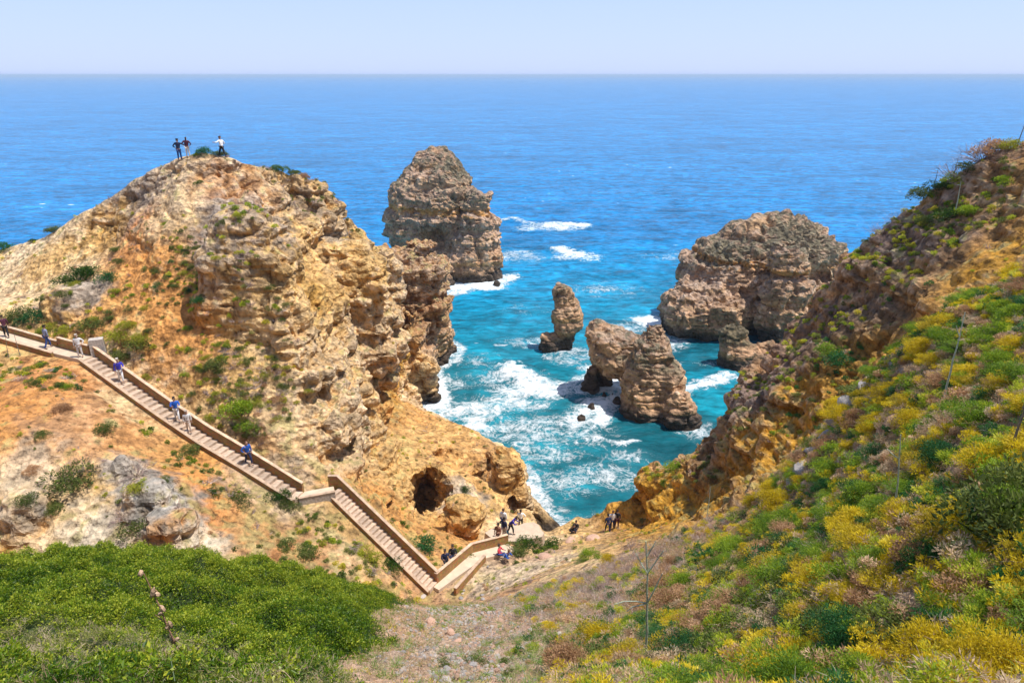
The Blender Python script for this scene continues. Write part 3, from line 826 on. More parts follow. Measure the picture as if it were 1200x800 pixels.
build_stack('arch_rock', 'arched rock with a gap between its left leg and spired right mass',
    [dict(prof=prof(86, [(378, 760, 768), (388, 752, 776), (400, 744, 781), (415, 738, 788), (432, 733, 799), (450, 729, 803), (468, 726, 806), (485, 724, 814), (505, 722, 818)], .7), p=2.6),
     dict(prof=prof(84, [(455, 786, 800), (465, 778, 809), (480, 775, 818), (492, 775, 823), (508, 778, 824)], .8), p=2.4, amp=.6),
     dict(prof=prof(90, [(373, 696, 706), (381, 690, 722), (392, 688, 748), (406, 688, 766), (418, 691, 772), (428, 698, 770), (434, 706, 766)], .85), p=2.5, amp=.4),
     dict(prof=prof(93.5, [(385, 692, 716), (400, 689, 724), (414, 690, 727), (426, 693, 725), (436, 698, 721), (446, 701, 719), (458, 702, 718)], .9), p=2.3, amp=.3),
     dict(prof=prof(93, [(430, 686, 700), (438, 683, 703), (447, 682, 706), (458, 682, 706)], .9), p=2.2, amp=.4)], [],
    vs=.22, amp=.7, detail=.9, seed=5, pinkness=.5)
build_stack('sea_stack', 'small low stack in front of the broad brown stack, beside the headland',
    [dict(prof=prof(101, [(377, 848, 864), (386, 843, 872), (398, 843, 876), (412, 843, 895), (425, 843, 905), (440, 844, 908), (460, 844, 908)], .8), p=2.3),
     dict(prof=prof(102, [(396, 884, 905), (410, 878, 925), (440, 876, 930), (460, 876, 930)], .8), p=2.3)], vs=.25, amp=.8, detail=.9, seed=2)
for k, (u, v_, w_, h_, lab) in enumerate([(708, 463, 9, 7, 'dark wet rock in the surf just left of the arch gap'), (693, 476, 13, 8, 'flat black rock awash nearest the arch rock'),
        (681, 489, 11, 8, 'rounded dark rock, lowest in the foam below the arch rock'), (708, 477, 7, 4, 'small dark rock between two bigger ones in the foam'),
        (718, 463, 6, 5, 'small brown rock right beside the arch leg'), (693, 438, 10, 12, 'dark stump against the outer leg of the arch rock'),
        (582, 333, 10, 6, 'black ledge at the right foot of the far tall stack'), (847, 452, 7, 3, 'tiny dark rock in front of the small low stack'), (724, 470, 8, 6, 'dark boulder inside the arch gap'), (637, 408, 17, 16, 'dark jagged stump on the left side of the leaning needle rock')]):
    x, y, _z = S(u, v_); D = 40 / (_s + (v_ - 400) / 800 * _c); r = D * w_ / 1600
    build_stack('sea_rock', lab, [dict(prof=[(-2.5, x, y, r * 1.15, r * 1.1), (0, x, y, r, r), (h_ * D / 1600, x, y, r * .8, r * .7), (h_ * D / 900, x, y, r * .4, r * .35)], p=2.2, amp=.22)],
                vs=.2, amp=.25, detail=.6, seed=k)

# ================================================================== sea
def sea_land_mask():
    m = (H > 0.2).astype(np.float32)
    return m
ROCKS2D = [(o.location.x, o.location.y, max(o.dimensions.x, .1) / 2 if False else 0, o) for o in COL.objects if o.name.startswith(('sea_stack', 'arch_rock', 'sea_rock'))]
def build_sea():
    # fine sheet near the coast, coarser and coarser rings out to the horizon
    xs = np.concatenate([-np.geomspace(260, 62, 60)[:-1], np.arange(-62, 72, .4), np.geomspace(72, 300, 60)])
    ys = np.concatenate([np.arange(44, 170, .4), np.geomspace(170, 420, 160)[1:]])
    xs = np.concatenate([-np.geomspace(30000, 265, 40), xs, np.geomspace(305, 30000, 40)])
    ys = np.concatenate([[-30000, -3000, -300, 0, 30], ys, np.geomspace(425, 45000, 60)])
    X, Y = np.meshgrid(xs, ys, indexing='ij')
    p = np.stack([X, Y, X * 0], -1).astype(np.float32)
    fade = np.exp(-np.maximum(np.hypot(X, Y) - 150, 0) / 160)
    # swell running in from the open sea towards the cove
    pr = np.stack([X * .45 + Y * .2, Y * .9 - X * .2, X * 0], -1).astype(np.float32)
    wv = look(V_fbm, pr, 60, (0, 0, 3)) * .22 + look(V_mid, pr, 21, (1, 4, 3)) * .09 + look(V_mid, pr, 8.3, (1, 4, 3)) * .045
    Z = wv * fade
    # foam field
    foam = np.zeros(X.shape, np.float32); crest = np.zeros(X.shape, np.float32)
    for (u, v, rx, ry, s) in FOAM:
        q = S(u, v)
        d = np.sqrt(((X - q[0]) / rx)**2 + ((Y - q[1]) / ry)**2)
        foam = np.maximum(foam, s * sstep(1.3, .15, d))
    for pts, w_, s, hgt in BREAK:
        P = [S(*q) for q in pts]
        best = np.full(X.shape, 1e9)
        for a, b in zip(P[:-1], P[1:]):
            dx, dy = b[0] - a[0], b[1] - a[1]; t = np.clip(((X - a[0]) * dx + (Y - a[1]) * dy) / (dx * dx + dy * dy), 0, 1)
            best = np.minimum(best, np.hypot(X - a[0] - t * dx, Y - a[1] - t * dy))
        n = look(V_fbm, p, 9, (0, 0, 8)) * .6 + look(V_mid, p, 7, (0, 0, 8)) * .5
        m = sstep(1.9, .2, best / w_ + n * .5)
        foam = np.maximum(foam, m * s)
        Z += m * hgt
    for lx, ly, lr in WASH:
        d = (np.hypot(X - lx, Y - ly) - lr)
        foam = np.maximum(foam, .60 * sstep(4.6, .2, d))
    hh = samp(H, np.clip(X, -54, 44), np.clip(Y, 30, 105))
    inb = (X > -54) & (X < 44) & (Y < 108)
    foam = np.maximum(foam, np.where(inb, .62 * sstep(-3.6, -.4, hh), 0))
    n1 = look(V_fbm, p, 26, (5, 5, 5))
    foam = np.clip(foam + n1 * .10 * (foam > .02), 0, 1)
    # sea bed: shallow sand in the cove, deep offshore; dark patches, by the stacks painted-in shade
    depth = sstep(60, 190, np.hypot(X * 1.0, (Y - 10)))
    reef = np.zeros(X.shape, np.float32)
    for (u, v, r, s) in REEF:
        q = S(u, v); d = np.hypot(X - q[0], Y - q[1]) / r + look(V_fbm, p, 12, (1, 1, 1)) * .3
        reef = np.maximum(reef, s * sstep(1.2, .5, d))
    v = np.stack([X, Y, Z], -1).reshape(-1, 3)
    ny = len(ys); i = (np.arange(len(xs) - 1)[:, None] * ny + np.arange(ny - 1)[None]).ravel()
    q = np.stack([i, i + ny, i + ny + 1, i + 1], 1)
    o = np_mesh('sea', v, q, [M_sea], smooth=True); tag(o, kind='structure')
    set_float(o.data, 'foam', foam.ravel()); set_float(o.data, 'depth', depth.ravel()); set_float(o.data, 'reef', reef.ravel())
FOAM = [(640, 265, 12, 9, .62), (610, 300, 10, 10, .5), (670, 300, 10, 5, .5), (560, 335, 9, 2.5, .75), (765, 375, 5, 4, .85), (740, 385, 6, 4, .45),
        (620, 400, 8, 4, .55), (600, 440, 9, 5, .5), (640, 455, 10, 4, .75), (560, 480, 7, 5, .66), (620, 500, 9, 6, .62), (680, 510, 8, 5, .62), (700, 550, 7, 5, .48), (660, 560, 8, 5, .50),
        (620, 600, 4, 3, .62), (640, 520, 10, 7, .55), (560, 500, 5, 3, .7), (830, 425, 4, 2, .6), (850, 440, 4, 1.5, .7), (700, 470, 4, 3, .75), (730, 530, 5, 3, .5), (600, 470, 8, 5, .6),
        (690, 430, 3, 3, .6), (740, 600, 3, 2, .5), (650, 610, 5, 2, .45), (520, 445, 6, 4, .4), (560, 420, 8, 5, .38), (620, 360, 10, 6, .34), (720, 340, 14, 8, .34), (780, 300, 15, 8, .3), (860, 440, 5, 3, .5)]
BREAK = [([(596, 428), (610, 438), (635, 450), (670, 455), (700, 452), (722, 455)], 1.7, .74, .45), ([(800, 455), (830, 447), (858, 440)], 1.2, .74, .3), ([(625, 268), (650, 262), (680, 264)], 3.0, .62, .4),
         ([(586, 258), (602, 256), (622, 262)], 1.4, .6, .5), ([(655, 292), (672, 298), (692, 303)], 2.4, .55, .3), ([(705, 512), (725, 518), (745, 514)], .5, .8, .15), ([(512, 337), (545, 336), (590, 328), (600, 322)], 1.6, .66, .2),
         ([(500, 486), (520, 480), (560, 486)], 1.6, .64, .1), ([(720, 468), (705, 480), (700, 500)], 1.4, .6, .1)]
REEF = [(780, 505, 7, .8), (740, 560, 4, .6), (700, 590, 3, .45), (820, 395, 9, .75), (780, 420, 5, .7), (640, 585, 3, .4), (760, 540, 6, .5), (520, 450, 6, .6), (545, 460, 5, .4), (600, 400, 5, .3)]  # dark water; patches at the stack feet paint in the stacks' shade
WASH = [(*S(666, 415)[:2], 2.4), (*S(570, 328)[:2], 3.0), (*S(525, 336)[:2], 3.0), (*S(712, 440)[:2], 1.6), (*S(693, 446)[:2], 1.2), (*S(625, 602)[:2], 1.5), (*S(693, 478)[:2], .8), (*S(681, 491)[:2], .6), (*S(780, 400)[:2], 2.0), (*S(815, 500)[:2], .6)]
def sea_material():
    m, nt, b = new_mat('sea_water'); t = NT(nt)
    geo = t.n('ShaderNodeNewGeometry').outputs['Position']
    mp = t.n('ShaderNodeMapping'); mp.inputs['Scale'].default_value = (.55, 1.15, 1); mp.inputs['Rotation'].default_value = (0, 0, R(10)); t.l(geo, mp.inputs[0])
    foam = t.n('ShaderNodeAttribute', attribute_name='foam').outputs['Fac']
    depth = t.n('ShaderNodeAttribute', attribute_name='depth').outputs['Fac']
    reef = t.n('ShaderNodeAttribute', attribute_name='reef').outputs['Fac']
    col = t.ramp(depth, [(0, (.004, .18, .235)), (.35, (.003, .20, .34)), (1, (.001, .17, .42))])
    big = t.noise(.035, 4, .6, mp.outputs[0], .6); mid = t.noise(.22, 5, .65, mp.outputs[0], .5)
    col = t.mix(1, col, t.ramp(big.outputs[0], [(.3, .72), (.5, 1), (.72, 1.25)]), 'MULTIPLY')
    col = t.mix(1, col, t.ramp(mid.outputs[0], [(.32, .55), (.5, 1), (.70, 1.5)]), 'MULTIPLY')
    fin = t.noise(.75, 4, .6, mp.outputs[0], .3); col = t.mix(1, col, t.ramp(fin.outputs[0], [(.34, .62), (.5, 1), (.66, 1.38)]), 'MULTIPLY')
    swl = t.noise(.011, 5, .65, mp.outputs[0], .3); col = t.mix(1, col, t.ramp(swl.outputs[0], [(.35, .90), (.5, 1), (.68, 1.08)]), 'MULTIPLY')
    col = t.mix(t.math('MULTIPLY', reef, .85), col, (.006, .05, .065))
    # lacy foam: thin nets of bubbles where there is little, solid white where there is much
    nn = t.noise(.35, 9, .68, geo, 1.2); n2 = t.noise(1.5, 6, .7, geo, .8)
    mb1 = t.noise(.30, 7, .62, geo, 2.2); mb2 = t.noise(.95, 6, .62, geo, 1.6)
    rg1 = t.math('ABSOLUTE', t.math('SUBTRACT', mb1.outputs[0], .5)); rg2 = t.math('ABSOLUTE', t.math('SUBTRACT', mb2.outputs[0], .5))
    lace = t.math('ADD', t.ramp(rg1, [(0, .62), (.035, .30), (.10, 0)]), t.ramp(rg2, [(0, .50), (.03, .24), (.09, 0)]))
    h = t.math('ADD', t.math('MULTIPLY', nn.outputs[0], .95), t.math('MULTIPLY', n2.outputs[0], .40))
    h = t.math('ADD', h, t.math('MULTIPLY', lace, .36))
    a = t.math('SUBTRACT', t.math('ADD', h, foam), 1.20)
    fm = t.math('MULTIPLY', a, 2.9, True)
    fm = t.math('MULTIPLY', fm, t.ramp(foam, [(.02, 0), (.2, 1)]))
    # churned, aerated water around the foam is paler
    aer = t.math('MULTIPLY', t.ramp(foam, [(.1, 0), (.8, .55)]), t.ramp(nn.outputs[0], [(.3, .2), (.7, 1)]))
    col = t.mix(aer, col, (.10, .42, .50))
    # scattered small whitecaps offshore
    wc = t.noise(.5, 3, .5, mp.outputs[0], .3); cap = t.ramp(t.math('MULTIPLY', wc.outputs[0], t.ramp(big.outputs[0], [(.4, .8), (.7, 1.12)])), [(.72, 0), (.78, .8)])
    fm = t.math('MAXIMUM', fm, cap)
    t.l(t.mix(fm, col, (.82, .86, .88)), b.inputs['Base Color'])
    t.l(t.math('ADD', t.math('MULTIPLY', fm, .5), .22), b.inputs['Roughness'])
    b.inputs['IOR'].default_value = 1.33
    b.inputs['Specular IOR Level'].default_value = .27; b.inputs['Specular Tint'].default_value = (.55, .85, 1, 1)
    w1 = t.noise(.45, 8, .62, mp.outputs[0], .4); w2 = t.noise(.12, 3, .5, mp.outputs[0], .4)
    bp = t.n('ShaderNodeBump'); bp.inputs['Distance'].default_value = 1.3; bp.inputs['Strength'].default_value = .85
    t.l(t.math('ADD', t.math('MULTIPLY', w1.outputs[0], .9), t.math('MULTIPLY', w2.outputs[0], 1.6)), bp.inputs['Height'])
    bp2 = t.n('ShaderNodeBump'); bp2.inputs['Distance'].default_value = .25; bp2.inputs['Strength'].default_value = .6
    t.l(fm, bp2.inputs['Height']); t.l(bp.outputs[0], bp2.inputs['Normal']); t.l(bp2.outputs[0], b.inputs['Normal'])
    return m
M_sea = sea_material()
build_sea()

# ------------------------------------------------------------------ sea haze
def build_haze():
    me = bpy.data.meshes.new('haze'); bm = bmesh.new(); bmesh.ops.create_cube(bm, size=1)
    bm.to_mesh(me); bm.free()
    o = bpy.data.objects.new('haze', me); COL.objects.link(o)
    o.scale = (66000, 82000, 57); o.location = (0, 6000, 47.5 - 28.5)
    m = bpy.data.materials.new('haze'); m.use_nodes = True; nt = m.node_tree; nt.nodes.clear()
    ou = nt.nodes.new('ShaderNodeOutputMaterial'); pv = nt.nodes.new('ShaderNodeVolumePrincipled')
    pv.inputs['Color'].default_value = (.62, .80, 1, 1); pv.inputs['Density'].default_value = 1.25e-4; pv.inputs['Anisotropy'].default_value = .0
    nt.links.new(pv.outputs[0], ou.inputs['Volume']); me.materials.append(m); tag(o, kind='stuff')
build_haze()

# ================================================================== plants
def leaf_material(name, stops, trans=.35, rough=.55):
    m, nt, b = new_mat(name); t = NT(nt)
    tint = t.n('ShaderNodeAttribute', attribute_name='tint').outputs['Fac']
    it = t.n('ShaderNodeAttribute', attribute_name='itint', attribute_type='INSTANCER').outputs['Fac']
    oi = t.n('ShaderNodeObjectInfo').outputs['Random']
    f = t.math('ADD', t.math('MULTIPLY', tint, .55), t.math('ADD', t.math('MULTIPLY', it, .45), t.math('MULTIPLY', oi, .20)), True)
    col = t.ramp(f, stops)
    t.l(col, b.inputs['Base Color']); b.inputs['Roughness'].default_value = rough; b.inputs['Specular IOR Level'].default_value = .25
    tr = t.n('ShaderNodeBsdfTranslucent'); t.l(col, tr.inputs[0])
    mx = t.n('ShaderNodeMixShader'); mx.inputs[0].default_value = trans
    o = [n for n in nt.nodes if n.type == 'OUTPUT_MATERIAL'][0]
    t.l(b.outputs[0], mx.inputs[1]); t.l(tr.outputs[0], mx.inputs[2]); t.l(mx.outputs[0], o.inputs[0])
    return m
ML = dict(
    green=leaf_material('glossy_green_leaves', [(0, (.008, .026, .003)), (.35, (.035, .095, .006)), (.7, (.15, .24, .010)), (1, (.42, .45, .04))], .35, .38),
    olive=leaf_material('grey_olive_leaves', [(0, (.045, .065, .015)), (.5, (.14, .18, .035)), (1, (.36, .36, .10))]),
    lime=leaf_material('lime_fennel_leaves', [(0, (.06, .13, .015)), (.3, (.18, .30, .02)), (.65, (.42, .50, .03)), (1, (.72, .68, .08))], .45),
    yellow=leaf_material('yellow_fennel_leaves', [(0, (.22, .17, .02)), (.35, (.58, .43, .015)), (.7, (.82, .64, .02)), (1, (.90, .76, .12))], .45),
    deep=leaf_material('deep_green_leaves', [(0, (.012, .06, .016)), (.5, (.035, .15, .035)), (1, (.10, .27, .06))]),
    rust=leaf_material('rusty_dead_leaves', [(0, (.22, .11, .05)), (.5, (.52, .31, .16)), (1, (.80, .58, .38))]),
    straw=leaf_material('straw', [(0, (.28, .18, .10)), (.5, (.50, .36, .22)), (1, (.72, .58, .40))]),
    twig=leaf_material('grey_purple_twigs', [(0, (.14, .09, .08)), (.5, (.34, .24, .21)), (1, (.58, .47, .42))], .05, .9),
    grass=leaf_material('green_grass_blades', [(0, (.05, .13, .02)), (.5, (.15, .28, .04)), (1, (.40, .45, .12))]),
    bract=leaf_material('yellow_shrub_flowers', [(0, (.17, .20, .02)), (.5, (.38, .38, .03)), (1, (.72, .60, .05))]),
)
def unit(a): return a / (np.linalg.norm(a, axis=-1, keepdims=True) + 1e-9)
class Leaves:
    """many small folded leaves / blades / twigs collected in one mesh"""
    def __init__(s): s.v, s.f, s.t, s.n = [], [], [], 0
    def leaf(s, P, D, L, Wd, tint, r, fold=.25):
        P, D = np.atleast_2d(P), unit(np.atleast_2d(D)); n = len(P)
        L = np.broadcast_to(L, n)[:, None]; Wd = np.broadcast_to(Wd, n)[:, None]; tint = np.broadcast_to(tint, n)
        side = unit(np.cross(D, r.standard_normal((n, 3)))); up = np.cross(side, D)
        mid = P + D * L * .5
        v = np.stack([P, mid + side * Wd * .5 + up * Wd * fold, P + D * L, mid - side * Wd * .5 + up * Wd * fold], 1)
        s.v.append(v.reshape(-1, 3)); s.f.append((np.arange(n)[:, None] * 4 + np.arange(4)) + s.n); s.n += 4 * n
        s.t.append(np.repeat(tint, 4))
    def blade(s, P0, P1, w0, w1, tint, r):
        P0, P1 = np.atleast_2d(P0), np.atleast_2d(P1); n = len(P0)
        w0 = np.broadcast_to(w0, n)[:, None]; w1 = np.broadcast_to(w1, n)[:, None]; tint = np.broadcast_to(tint, n)
        side = unit(np.cross(P1 - P0, r.standard_normal((n, 3))))
        v = np.stack([P0 - side * w0, P0 + side * w0, P1 + side * w1, P1 - side * w1], 1)
        s.v.append(v.reshape(-1, 3)); s.f.append((np.arange(n)[:, None] * 4 + np.arange(4)) + s.n); s.n += 4 * n
        s.t.append(np.repeat(tint, 4))
    def build(s, name, mat, parent=None, link=False):
        o = np_mesh(name, np.concatenate(s.v), np.concatenate(s.f), [mat], link=link, parent=parent)
        set_float(o.data, 'tint', np.concatenate(s.t)); return o
def rdir(r, n, zmin=-.3):
    z = r.uniform(zmin, 1, n); a = r.uniform(0, 2 * math.pi, n); q = np.sqrt(1 - z * z)
    return np.stack([q * np.cos(a), q * np.sin(a), z], 1)
def curve_blades(Lv, r, P, D, L, w, tint, bend, seg=3):
    """arching strips made of short segments"""
    n = len(P); D = unit(D); p = P.copy(); L = np.broadcast_to(L, n); w = np.broadcast_to(w, n)
    for k in range(seg):
        D = unit(D + bend * (k + 1) / seg)
        q = p + D * (L / seg)[:, None]
        Lv.blade(p, q, w * (1 - k / seg * .7) * .5, w * (1 - (k + 1) / seg * .8) * .5, tint, r); p = q
    return p
# -- foliage masters (mesh data shared by every copy)
def sprig(r, n=16, rad=.10, ll=.05, lw=.026):
    L = Leaves(); d = rdir(r, n, -.2); P = d * rad * r.uniform(.2, 1, (n, 1)); P[:, 2] *= .8
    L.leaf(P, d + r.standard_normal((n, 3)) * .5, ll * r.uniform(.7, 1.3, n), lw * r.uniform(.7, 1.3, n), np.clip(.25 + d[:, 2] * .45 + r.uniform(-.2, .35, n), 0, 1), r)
    L.blade(np.zeros((3, 3)) - (0, 0, rad), d[:3] * rad, .004, .003, .1, r)
    return L
def feathery(r, mat, R0=.5, H0=.5, plumes=34, per=230, needle=.05, nw=.0095):
    """fennel-like cushion: layered clouds of thread leaves on thin stems"""
    L = Leaves()
    d = rdir(r, plumes, .05); c = d * np.array([R0, R0, H0]) * r.uniform(.55, 1.0, (plumes, 1)); c[:, 2] += .08
    cr = r.uniform(.12, .24, plumes) * R0 / .5
    pid = np.repeat(np.arange(plumes), per); n = len(pid)
    e = rdir(r, n, -1); q = e * r.uniform(.25, 1, (n, 1))**.6
    P = c[pid] + q * cr[pid][:, None] * np.array([1.15, 1.15, .30])
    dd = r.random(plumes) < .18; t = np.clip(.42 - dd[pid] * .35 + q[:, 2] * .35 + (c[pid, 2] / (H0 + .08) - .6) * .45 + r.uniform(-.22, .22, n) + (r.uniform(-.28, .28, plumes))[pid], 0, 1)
    L.leaf(P, e + np.array([0, 0, .5]) + r.standard_normal((n, 3)) * .5, needle * r.uniform(.6, 1.4, n), nw * r.uniform(.8, 1.6, n), t, r, .1)
    ns = plumes
    L.blade(np.zeros((ns, 3)) + r.normal(0, .03, (ns, 3)) * (1, 1, 0), c, .006, .003, .25, r)
    return L
def shrub(r, R0=.5, H0=.45, n=900, ll=.06, lw=.03, lumps=9, flowers=0):
    L = Leaves(); c = rdir(r, lumps, .0) * np.array([R0 * .6, R0 * .6, H0 * .6]); c[0] = (0, 0, H0 * .4)
    cr = r.uniform(.3, .5, lumps) * R0
    pid = r.integers(0, lumps, n); e = rdir(r, n, -.35)
    P = c[pid] + e * cr[pid][:, None] * r.uniform(.6, 1.05, (n, 1)) * np.array([1, 1, .85]); P[:, 2] = np.maximum(P[:, 2], .01)
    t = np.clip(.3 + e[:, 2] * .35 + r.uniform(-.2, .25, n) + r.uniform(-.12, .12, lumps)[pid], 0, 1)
    L.leaf(P, e + r.standard_normal((n, 3)) * .6, ll * r.uniform(.7, 1.3, n), lw * r.uniform(.7, 1.3, n), t, r)
    k = 14; L.blade(np.zeros((k, 3)), c[r.integers(0, lumps, k)] * 1.1, .012 * R0 / .5, .005, .05, r)
    return L
def twigs(r, R0=.5, H0=.4, n=60, w=.008):
    L = Leaves(); P = r.normal(0, .05, (n, 3)) * (1, 1, .2); d = rdir(r, n, .1)
    e1 = P + d * np.array([R0, R0, H0]) * .5 * r.uniform(.7, 1.1, (n, 1)); t = r.uniform(0, 1, n)
    L.blade(P, e1, w, w * .7, t, r)
    for _ in range(3):
        e2 = e1 + (d + r.standard_normal((n, 3)) * .4) * np.array([R0, R0, H0]) * .38; L.blade(e1, e2, w * .7, w * .35, t, r)
        for _ in range(2):
            e3 = e2 + (unit(e2 - e1) + r.standard_normal((n, 3)) * .8) * R0 * .14; L.blade(e2, e3, w * .45, w * .25, np.clip(t + .2, 0, 1), r)
    return L
def tuft(r, n=26, L0=.22, w=.008, spread=.6, bend=-.5):
    L = Leaves(); P = r.normal(0, .03, (n, 3)) * (1, 1, 0); d = unit(np.array([0, 0, 1.]) + r.normal(0, spread, (n, 3)))
    curve_blades(L, r, P, d, L0 * r.uniform(.5, 1.2, n), w, r.uniform(0, 1, n), np.array([0, 0, bend]) + r.normal(0, .35, (n, 3))); return L
def litter(r, n=22, rad=.12):
    L = Leaves(); P = r.uniform(-rad, rad, (n, 3)) * (1, 1, .25); P[:, 2] += .03
    curve_blades(L, r, P, r.normal(0, 1, (n, 3)) * (1, 1, .35), .10 * r.uniform(.5, 1.3, n), .007, r.uniform(0, 1, n), r.normal(0, .6, (n, 3)), 3)
    k = 10; L.leaf(P[:k], r.normal(0, 1, (k, 3)), .04, .02, r.uniform(.2, 1, k), r); return L
def R_(k): return np.random.default_rng(k)

# -- geometry-nodes scatter for cover nobody could count
def stuff(name, P, Rot, Sc, masters, tint=None):
    me = bpy.data.meshes.new(name); me.vertices.add(len(P)); me.vertices.foreach_set('co', np.asarray(P, np.float32).ravel())
    a = me.attributes.new('rot', 'FLOAT_VECTOR', 'POINT'); a.data.foreach_set('vector', np.asarray(Rot, np.float32).ravel())
    a = me.attributes.new('sc', 'FLOAT', 'POINT'); a.data.foreach_set('value', np.asarray(Sc, np.float32))
    a = me.attributes.new('itint', 'FLOAT', 'POINT'); a.data.foreach_set('value', np.asarray(rng.random(len(P)) if tint is None else tint, np.float32))
    a = me.attributes.new('pick', 'INT', 'POINT'); a.data.foreach_set('value', rng.integers(0, len(masters), len(P)).astype(np.int32))
    o = bpy.data.objects.new(name, me); COL.objects.link(o); tag(o, kind='stuff')
    c = bpy.data.collections.new(name + '_masters')
    for i, m in enumerate(masters): c.objects.link(m)
    ng = bpy.data.node_groups.new(name, 'GeometryNodeTree')
    ng.interface.new_socket('Geometry', in_out='INPUT', socket_type='NodeSocketGeometry'); ng.interface.new_socket('Geometry', in_out='OUTPUT', socket_type='NodeSocketGeometry')
    t = NT(ng); gi = t.n('NodeGroupInput'); go = t.n('NodeGroupOutput')
    ci = t.n('GeometryNodeCollectionInfo'); ci.inputs['Collection'].default_value = c; ci.inputs['Separate Children'].default_value = True; ci.inputs['Reset Children'].default_value = True
    ip = t.n('GeometryNodeInstanceOnPoints'); ip.inputs['Pick Instance'].default_value = True
    def na(nm, ty):
        x = t.n('GeometryNodeInputNamedAttribute', data_type=ty); x.inputs['Name'].default_value = nm; return x.outputs['Attribute']
    er = t.n('FunctionNodeEulerToRotation'); t.l(na('rot', 'FLOAT_VECTOR'), er.inputs[0])
    t.l(gi.outputs[0], ip.inputs['Points']); t.l(ci.outputs[0], ip.inputs['Instance']); t.l(er.outputs[0], ip.inputs['Rotation'])
    t.l(na('sc', 'FLOAT'), ip.inputs['Scale']); t.l(na('pick', 'INT'), ip.inputs['Instance Index']); t.l(ip.outputs[0], go.inputs[0])
    md = o.modifiers.new('scatter', 'NODES'); md.node_group = ng
    return o
def rot_rand(n, tilt=.35): return np.stack([rng.normal(0, tilt, n), rng.normal(0, tilt, n), rng.uniform(0, 6.283, n)], 1)
def near_z(x, y): return samp(H, x, y) + near_detail(x, y)

# -- the dense green thicket on the lower left
def in_bush(u, v):
    edge = np.interp(v, [640, 700, 740, 800], [470, 462, 440, 400]) + 16 * np.sin(v * .11) + 9 * np.sin(v * .31 + 1)
    return (u < edge)
def canopy(x, y):
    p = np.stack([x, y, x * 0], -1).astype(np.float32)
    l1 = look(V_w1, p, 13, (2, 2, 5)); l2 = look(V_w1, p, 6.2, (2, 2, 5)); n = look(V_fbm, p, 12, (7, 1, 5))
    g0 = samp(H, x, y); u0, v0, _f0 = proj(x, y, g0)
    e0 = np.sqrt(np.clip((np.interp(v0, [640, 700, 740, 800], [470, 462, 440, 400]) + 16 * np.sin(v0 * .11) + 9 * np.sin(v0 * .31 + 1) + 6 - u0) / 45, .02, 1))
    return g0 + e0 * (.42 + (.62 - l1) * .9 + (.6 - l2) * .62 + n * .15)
def build_thicket():
    gx = np.arange(-26, -.5, .16); gy = np.arange(5.4, 22.6, .16)
    X, Y = np.meshgrid(gx, gy, indexing='ij'); Z = canopy(X, Y)
    u, v, f = proj(X, Y, Z)
    m = in_bush(u, v)
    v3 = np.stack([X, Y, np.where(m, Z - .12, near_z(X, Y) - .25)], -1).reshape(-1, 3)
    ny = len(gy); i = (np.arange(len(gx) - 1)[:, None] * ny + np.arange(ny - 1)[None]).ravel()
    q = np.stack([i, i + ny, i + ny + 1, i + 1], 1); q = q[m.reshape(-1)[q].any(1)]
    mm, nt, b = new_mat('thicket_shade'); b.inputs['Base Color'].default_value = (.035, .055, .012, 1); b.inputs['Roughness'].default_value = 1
    o = np_mesh('thicket_branches', v3, q, [mm]); tag(o, kind='stuff')  # dark sheet under the leaves, painting the shade of the gaps
    n = 76000
    x = rng.uniform(-26, -.5, n); y = rng.uniform(4.6, 22.6, n); z = canopy(x, y)
    e = .08
    zx = (canopy(x + e, y) - z) / e; zy = (canopy(x, y + e) - z) / e
    u, v, f = proj(x, y, z)
    pr = rng.random(n)
    p = np.stack([x, y, x * 0], -1).astype(np.float32); cl = look(V_fbm, p, 9, (7, 1, 5)); c2 = look(V_w1, p, 6.2, (2, 2, 5))
    m = (rng.random(n) > sstep(.62, .95, c2) * .75) & in_bush(u + rng.normal(0, 10, n), v) & (v < 960) & (u > -120)
    x, y, z, zx, zy, cl, c2, v = [a[m] for a in (x, y, z, zx, zy, cl, c2, v)]
    k = len(x); rot = np.stack([np.arctan(zy) + rng.normal(0, .3, k), -np.arctan(zx) + rng.normal(0, .3, k), rng.uniform(0, 6.28, k)], 1)
    low = sstep(745, 815, v + cl * 22) 
    isol = rng.random(k) < low * .85
    P = np.stack([x, y, z + rng.uniform(-.08, .05, k)], 1)
    tint = np.clip(.46 + cl * .22 + (.58 - c2) * 1.3 + rng.normal(0, .25, k), 0, 1)  # leaves low in the canopy gaps tinted darker, shade put into colour
    g = ~isol
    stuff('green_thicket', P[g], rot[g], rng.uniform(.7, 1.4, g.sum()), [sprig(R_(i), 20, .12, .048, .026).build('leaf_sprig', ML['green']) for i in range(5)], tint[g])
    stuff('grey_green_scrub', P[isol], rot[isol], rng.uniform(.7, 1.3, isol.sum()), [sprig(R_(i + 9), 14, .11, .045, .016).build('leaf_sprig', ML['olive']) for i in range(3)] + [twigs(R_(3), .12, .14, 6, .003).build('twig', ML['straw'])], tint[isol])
build_thicket()

